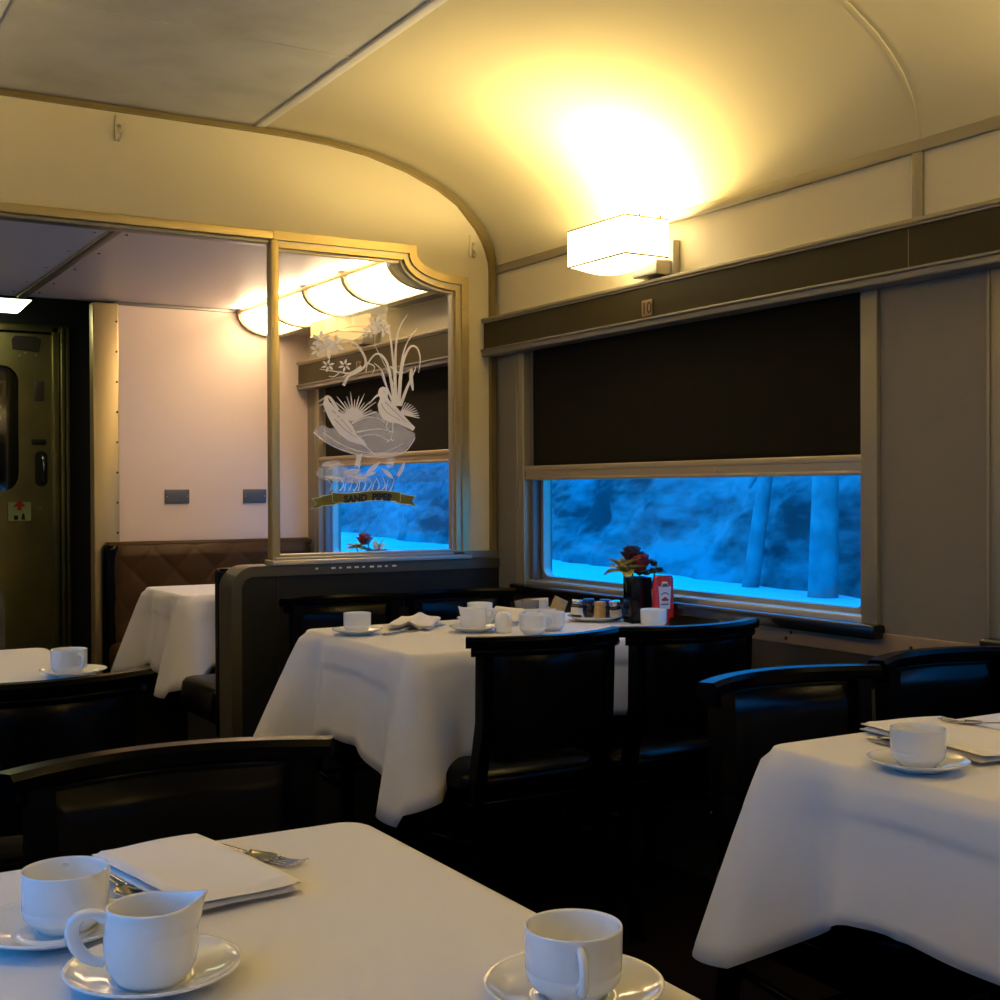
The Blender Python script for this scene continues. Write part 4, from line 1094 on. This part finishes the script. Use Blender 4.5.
flower('rose', 'dark red rose upright in the black vase before the window', 'flower', (2.408, 3.200, VT+.006), [('petals', 'rose', lambda mb: rose(mb, (0, .0, .014), .055, 3)), ('stem', 'leaf', lambda mb: stem(mb, (0, 0, -.11), (0, 0, .03))), ('leaf', 'leaf', lambda mb: [leaf(mb, (0, 0, .0), a, .5, .05, .03) for a in (.3, 2.2, -1.2)])], None)
flower('rose', 'very dark red rose at the top behind the other in the black vase', 'flower', (2.395, 3.220, VT+.006), [('petals', 'darkbloom', lambda mb: rose(mb, (0, .0, .040), .050, 8)), ('stem', 'leaf', lambda mb: stem(mb, (0, 0, -.11), (0, 0, .06)))], None)
def lily(mb, seed=1):
    rg = random.Random(seed)
    for i in range(9):
        a = i*.7+rg.uniform(-.2, .2); leaf(mb, (-.022, -.005, .010), a, .15+.8*((i*5) % 3)/2, .068, .046, .3)
flower('lily', 'yellow-green bloom on the left side of the black vase', 'flower', (2.385, 3.222, VT+.006), [('petals', 'lily', lily), ('stem', 'leaf', lambda mb: stem(mb, (0, 0, -.11), (-.03, -.005, .03)))], None)
flower('small_bloom', 'dark small blooms on the right side of the black vase', 'flower', (2.420, 3.190, VT+.006), [('petals', 'darkbloom', lambda mb: [rose(mb, p, .017, i) for i, p in enumerate(((.026, -.014, .028), (.038, -.028, .008), (.016, -.024, .006)))]), ('leaf', 'leaf', lambda mb: [leaf(mb, (.0, -.01, .0), a, .4, .065, .03) for a in (-.9, -.2, .5)]), ('stem', 'leaf', lambda mb: stem(mb, (0, 0, -.11), (.035, -.02, .04)))], None)
# flowers on the far table behind the etched glass
v2 = vase(2.365, 4.985+.16, TZ, 'square black vase on the far table behind the etched glass', 2, 1)
FX, FY = 2.365, 5.145
flower('rose', 'red rose seen through the glass under the banner', 'flower', (FX, FY, VT), [('petals', 'rose', lambda mb: rose(mb, (.0, -.01, .035), .050, 5)), ('stem', 'leaf', lambda mb: stem(mb, (0, 0, -.11), (.02, -.01, .06)))], None)
flower('lily', 'orange and yellow bloom left of the rose behind the glass', 'flower', (FX, FY, VT), [('petals', 'lily', lambda mb: [leaf(mb, (-.035, 0, .02), i*.8, .2+.4*(i % 2), .05, .03, .3) for i in range(8)]), ('stem', 'leaf', lambda mb: stem(mb, (0, 0, -.11), (-.035, 0, .02)))], None)
flower('leaf_sprig', 'pale green leaf sprig right of the rose behind the glass', 'leaves', (FX, FY, VT), [('leaf', 'lily', lambda mb: [leaf(mb, (.05, -.03, .0), a, e, .065, .028, .1) for a, e in ((-.4, 1.2), (-.9, .3), (.4, .7), (1.5, 1.0))]), ('leaf', 'leaf', lambda mb: [leaf(mb, (.02, -.02, .0), a, e, .07, .035, .2) for a, e in ((-2.5, .5), (-.3, .3), (2.9, .6), (1.2, .3))])], None)

# ketchup bottle
kb = empty('ketchup_bottle', (2.432, 3.112, TZ), R(-22), 'red ketchup squeeze bottle with white label beside the vase', 'bottle')
mb = MB()
def kprof(u, v):
    zs = v*.128; a = u*2*PI
    w = .034*(1-.10*v) if v < .93 else .034*.9*(1-((v-.93)/.07)**2*.12)
    dth = .022*(1-.28*v)
    c = lambda q, m: math.copysign(abs(math.cos(q))**m, math.cos(q)); s_ = lambda q, m: math.copysign(abs(math.sin(q))**m, math.sin(q))
    return (w*c(a, .55), dth*s_(a, .7), .022+zs)
g = mb.grid(kprof, 40, 20, closed_u=True); mb._f([r_[-1] for r_ in g]); mb._f([r_[0] for r_ in g][::-1])
mb.build('bottle_body', 'ketchup', kb, autos=True)
mb = MB(); mb.lathe([(0, 0), (.022, 0), (.024, .004), (.023, .022), (0, .022)], 28); mb.build('cap', 'labelred', kb)
mb = MB(); mb.prism([(-.015, .050), (.015, .050), (.019, .118), (.011, .118), (.008, .132), (-.008, .132), (-.011, .118), (-.019, .118)], 'y', -.0233, -.0150); lb = mb.build('label', 'label', kb)
mb = MB(); mb.prism([(-.011, .117), (.011, .117), (.006, .127), (-.006, .127)], 'y', -.0240, -.0232); mb.prism([(-.012, .094), (-.004, .1005), (.004, .1005), (.012, .094), (.012, .0905), (.004, .0965), (-.004, .0965), (-.012, .0905)], 'y', -.0240, -.0232); mb.box(-.012, .012, -.0240, -.0232, .062, .066); mb.build('label_marks', 'labelgrey', lb)
mb = MB(); mb.prism([(-.012, .078), (0, .087), (.012, .078), (.009, .074), (-.009, .074)], 'y', -.0240, -.0232); mb.build('label_emblem', 'labelred', lb)

# ------------------------------------------------------------------ outdoors
mb = MB()
def ground(u, v):
    x = -60+140*u; y = -60+190*v
    z = -1.30+.10*noise.noise(Vector((x*.08, y*.08, 0)))*min(1, max(0, (abs(x-CX)-3)/5))
    return (x, y, z)
mb.grid(ground, 90, 110); sg_ = mb.build('snow_ground', 'snow'); sg_['kind'] = 'structure'
mb = MB()
def thicket(u, v):
    y = -20+120*u; z = -1.45+8*v
    n1 = noise.fractal(Vector((y*.22, z*.45, 3.1)), 1., 2., 4)
    n2 = noise.noise(Vector((y*.9, z*1.1, 7.7)))
    return (21.3+.19*(y-20)+v*4-.7*n1-.25*n2, y, z)
mb.grid(thicket, 420, 40)
wd = mb.build('snowy_woods', 'woods', recalc=False); tag(wd, 'blurred blue snowy woods outside the windows', 'woods', None, 'stuff')
for i, (x, y, r, lab) in enumerate(((21.30, 21.37, .36, 'broad pale tree trunk outside near the right jamb of the window'), (21.75, 24.35, .22, 'pale slanting tree trunk outside above the right part of the snow'))):
    mb = MB(); mb.tube([(x, y, -1.5), (x+.1, y-.5*(i == 1), 1.5), (x+.1, y-1.6*(i == 1), 6)], r, 12, scale=lambda q: 1-.3*q)
    tk = empty('tree_trunk', (0, 0, 0), 0, lab, 'tree'); tk.location = (x, y, -1.3)
    for v in mb.bm.verts: v.co -= Vector((x, y, -1.3))
    mb.build('trunk', 'bark', tk)
    mb = MB()
    for j in range(5): a = j*1.9; mb.tube([(.0, 0, 2.5+j*.6), (.5*math.cos(a), .9*math.sin(a), 3.1+j*.6), (.9*math.cos(a), 1.8*math.sin(a), 3.3+j*.6)], .05, 6, scale=lambda q: 1-.6*q)
    mb.build('branch', 'bark', tk)

# ------------------------------------------------------------------ world, camera, view
w = bpy.data.worlds.new('overcast_dusk'); scene.world = w; w.use_nodes = True
bg = w.node_tree.nodes['Background']; bg.inputs['Color'].default_value = (.002, .34, 1, 1); bg.inputs['Strength'].default_value = 2.6

f_ = 1280.
v1_ = Vector((-262-500, -(493-500), -f_)).normalized(); v2_ = Vector((2650-500, -(482-500), -f_)); v2_ = (v2_-v1_*v2_.dot(v1_)).normalized(); v3_ = v2_.cross(v1_)
cam = bpy.data.cameras.new('camera'); cam.sensor_width = 36; cam.sensor_fit = 'HORIZONTAL'; cam.lens = 36*f_/1000; cam.clip_start = .05; cam.clip_end = 300
co = bpy.data.objects.new('camera', cam); COL.objects.link(co)
co.matrix_world = Matrix(((v2_.x, v2_.y, v2_.z, 0), (v1_.x, v1_.y, v1_.z, 0), (v3_.x, v3_.y, v3_.z, 1.17), (0, 0, 0, 1)))
scene.camera = co
vs = scene.view_settings; vs.view_transform = 'Standard'; vs.look = 'None'; vs.gamma = 1; vs.exposure = 0.0; vs.use_curve_mapping = False
try:
    cy = scene.cycles; cy.max_bounces = 8; cy.diffuse_bounces = 4; cy.glossy_bounces = 4; cy.transparent_max_bounces = 40; cy.caustics_reflective = False; cy.caustics_refractive = False; cy.use_denoising = True; cy.sample_clamp_indirect = 6
except Exception: pass
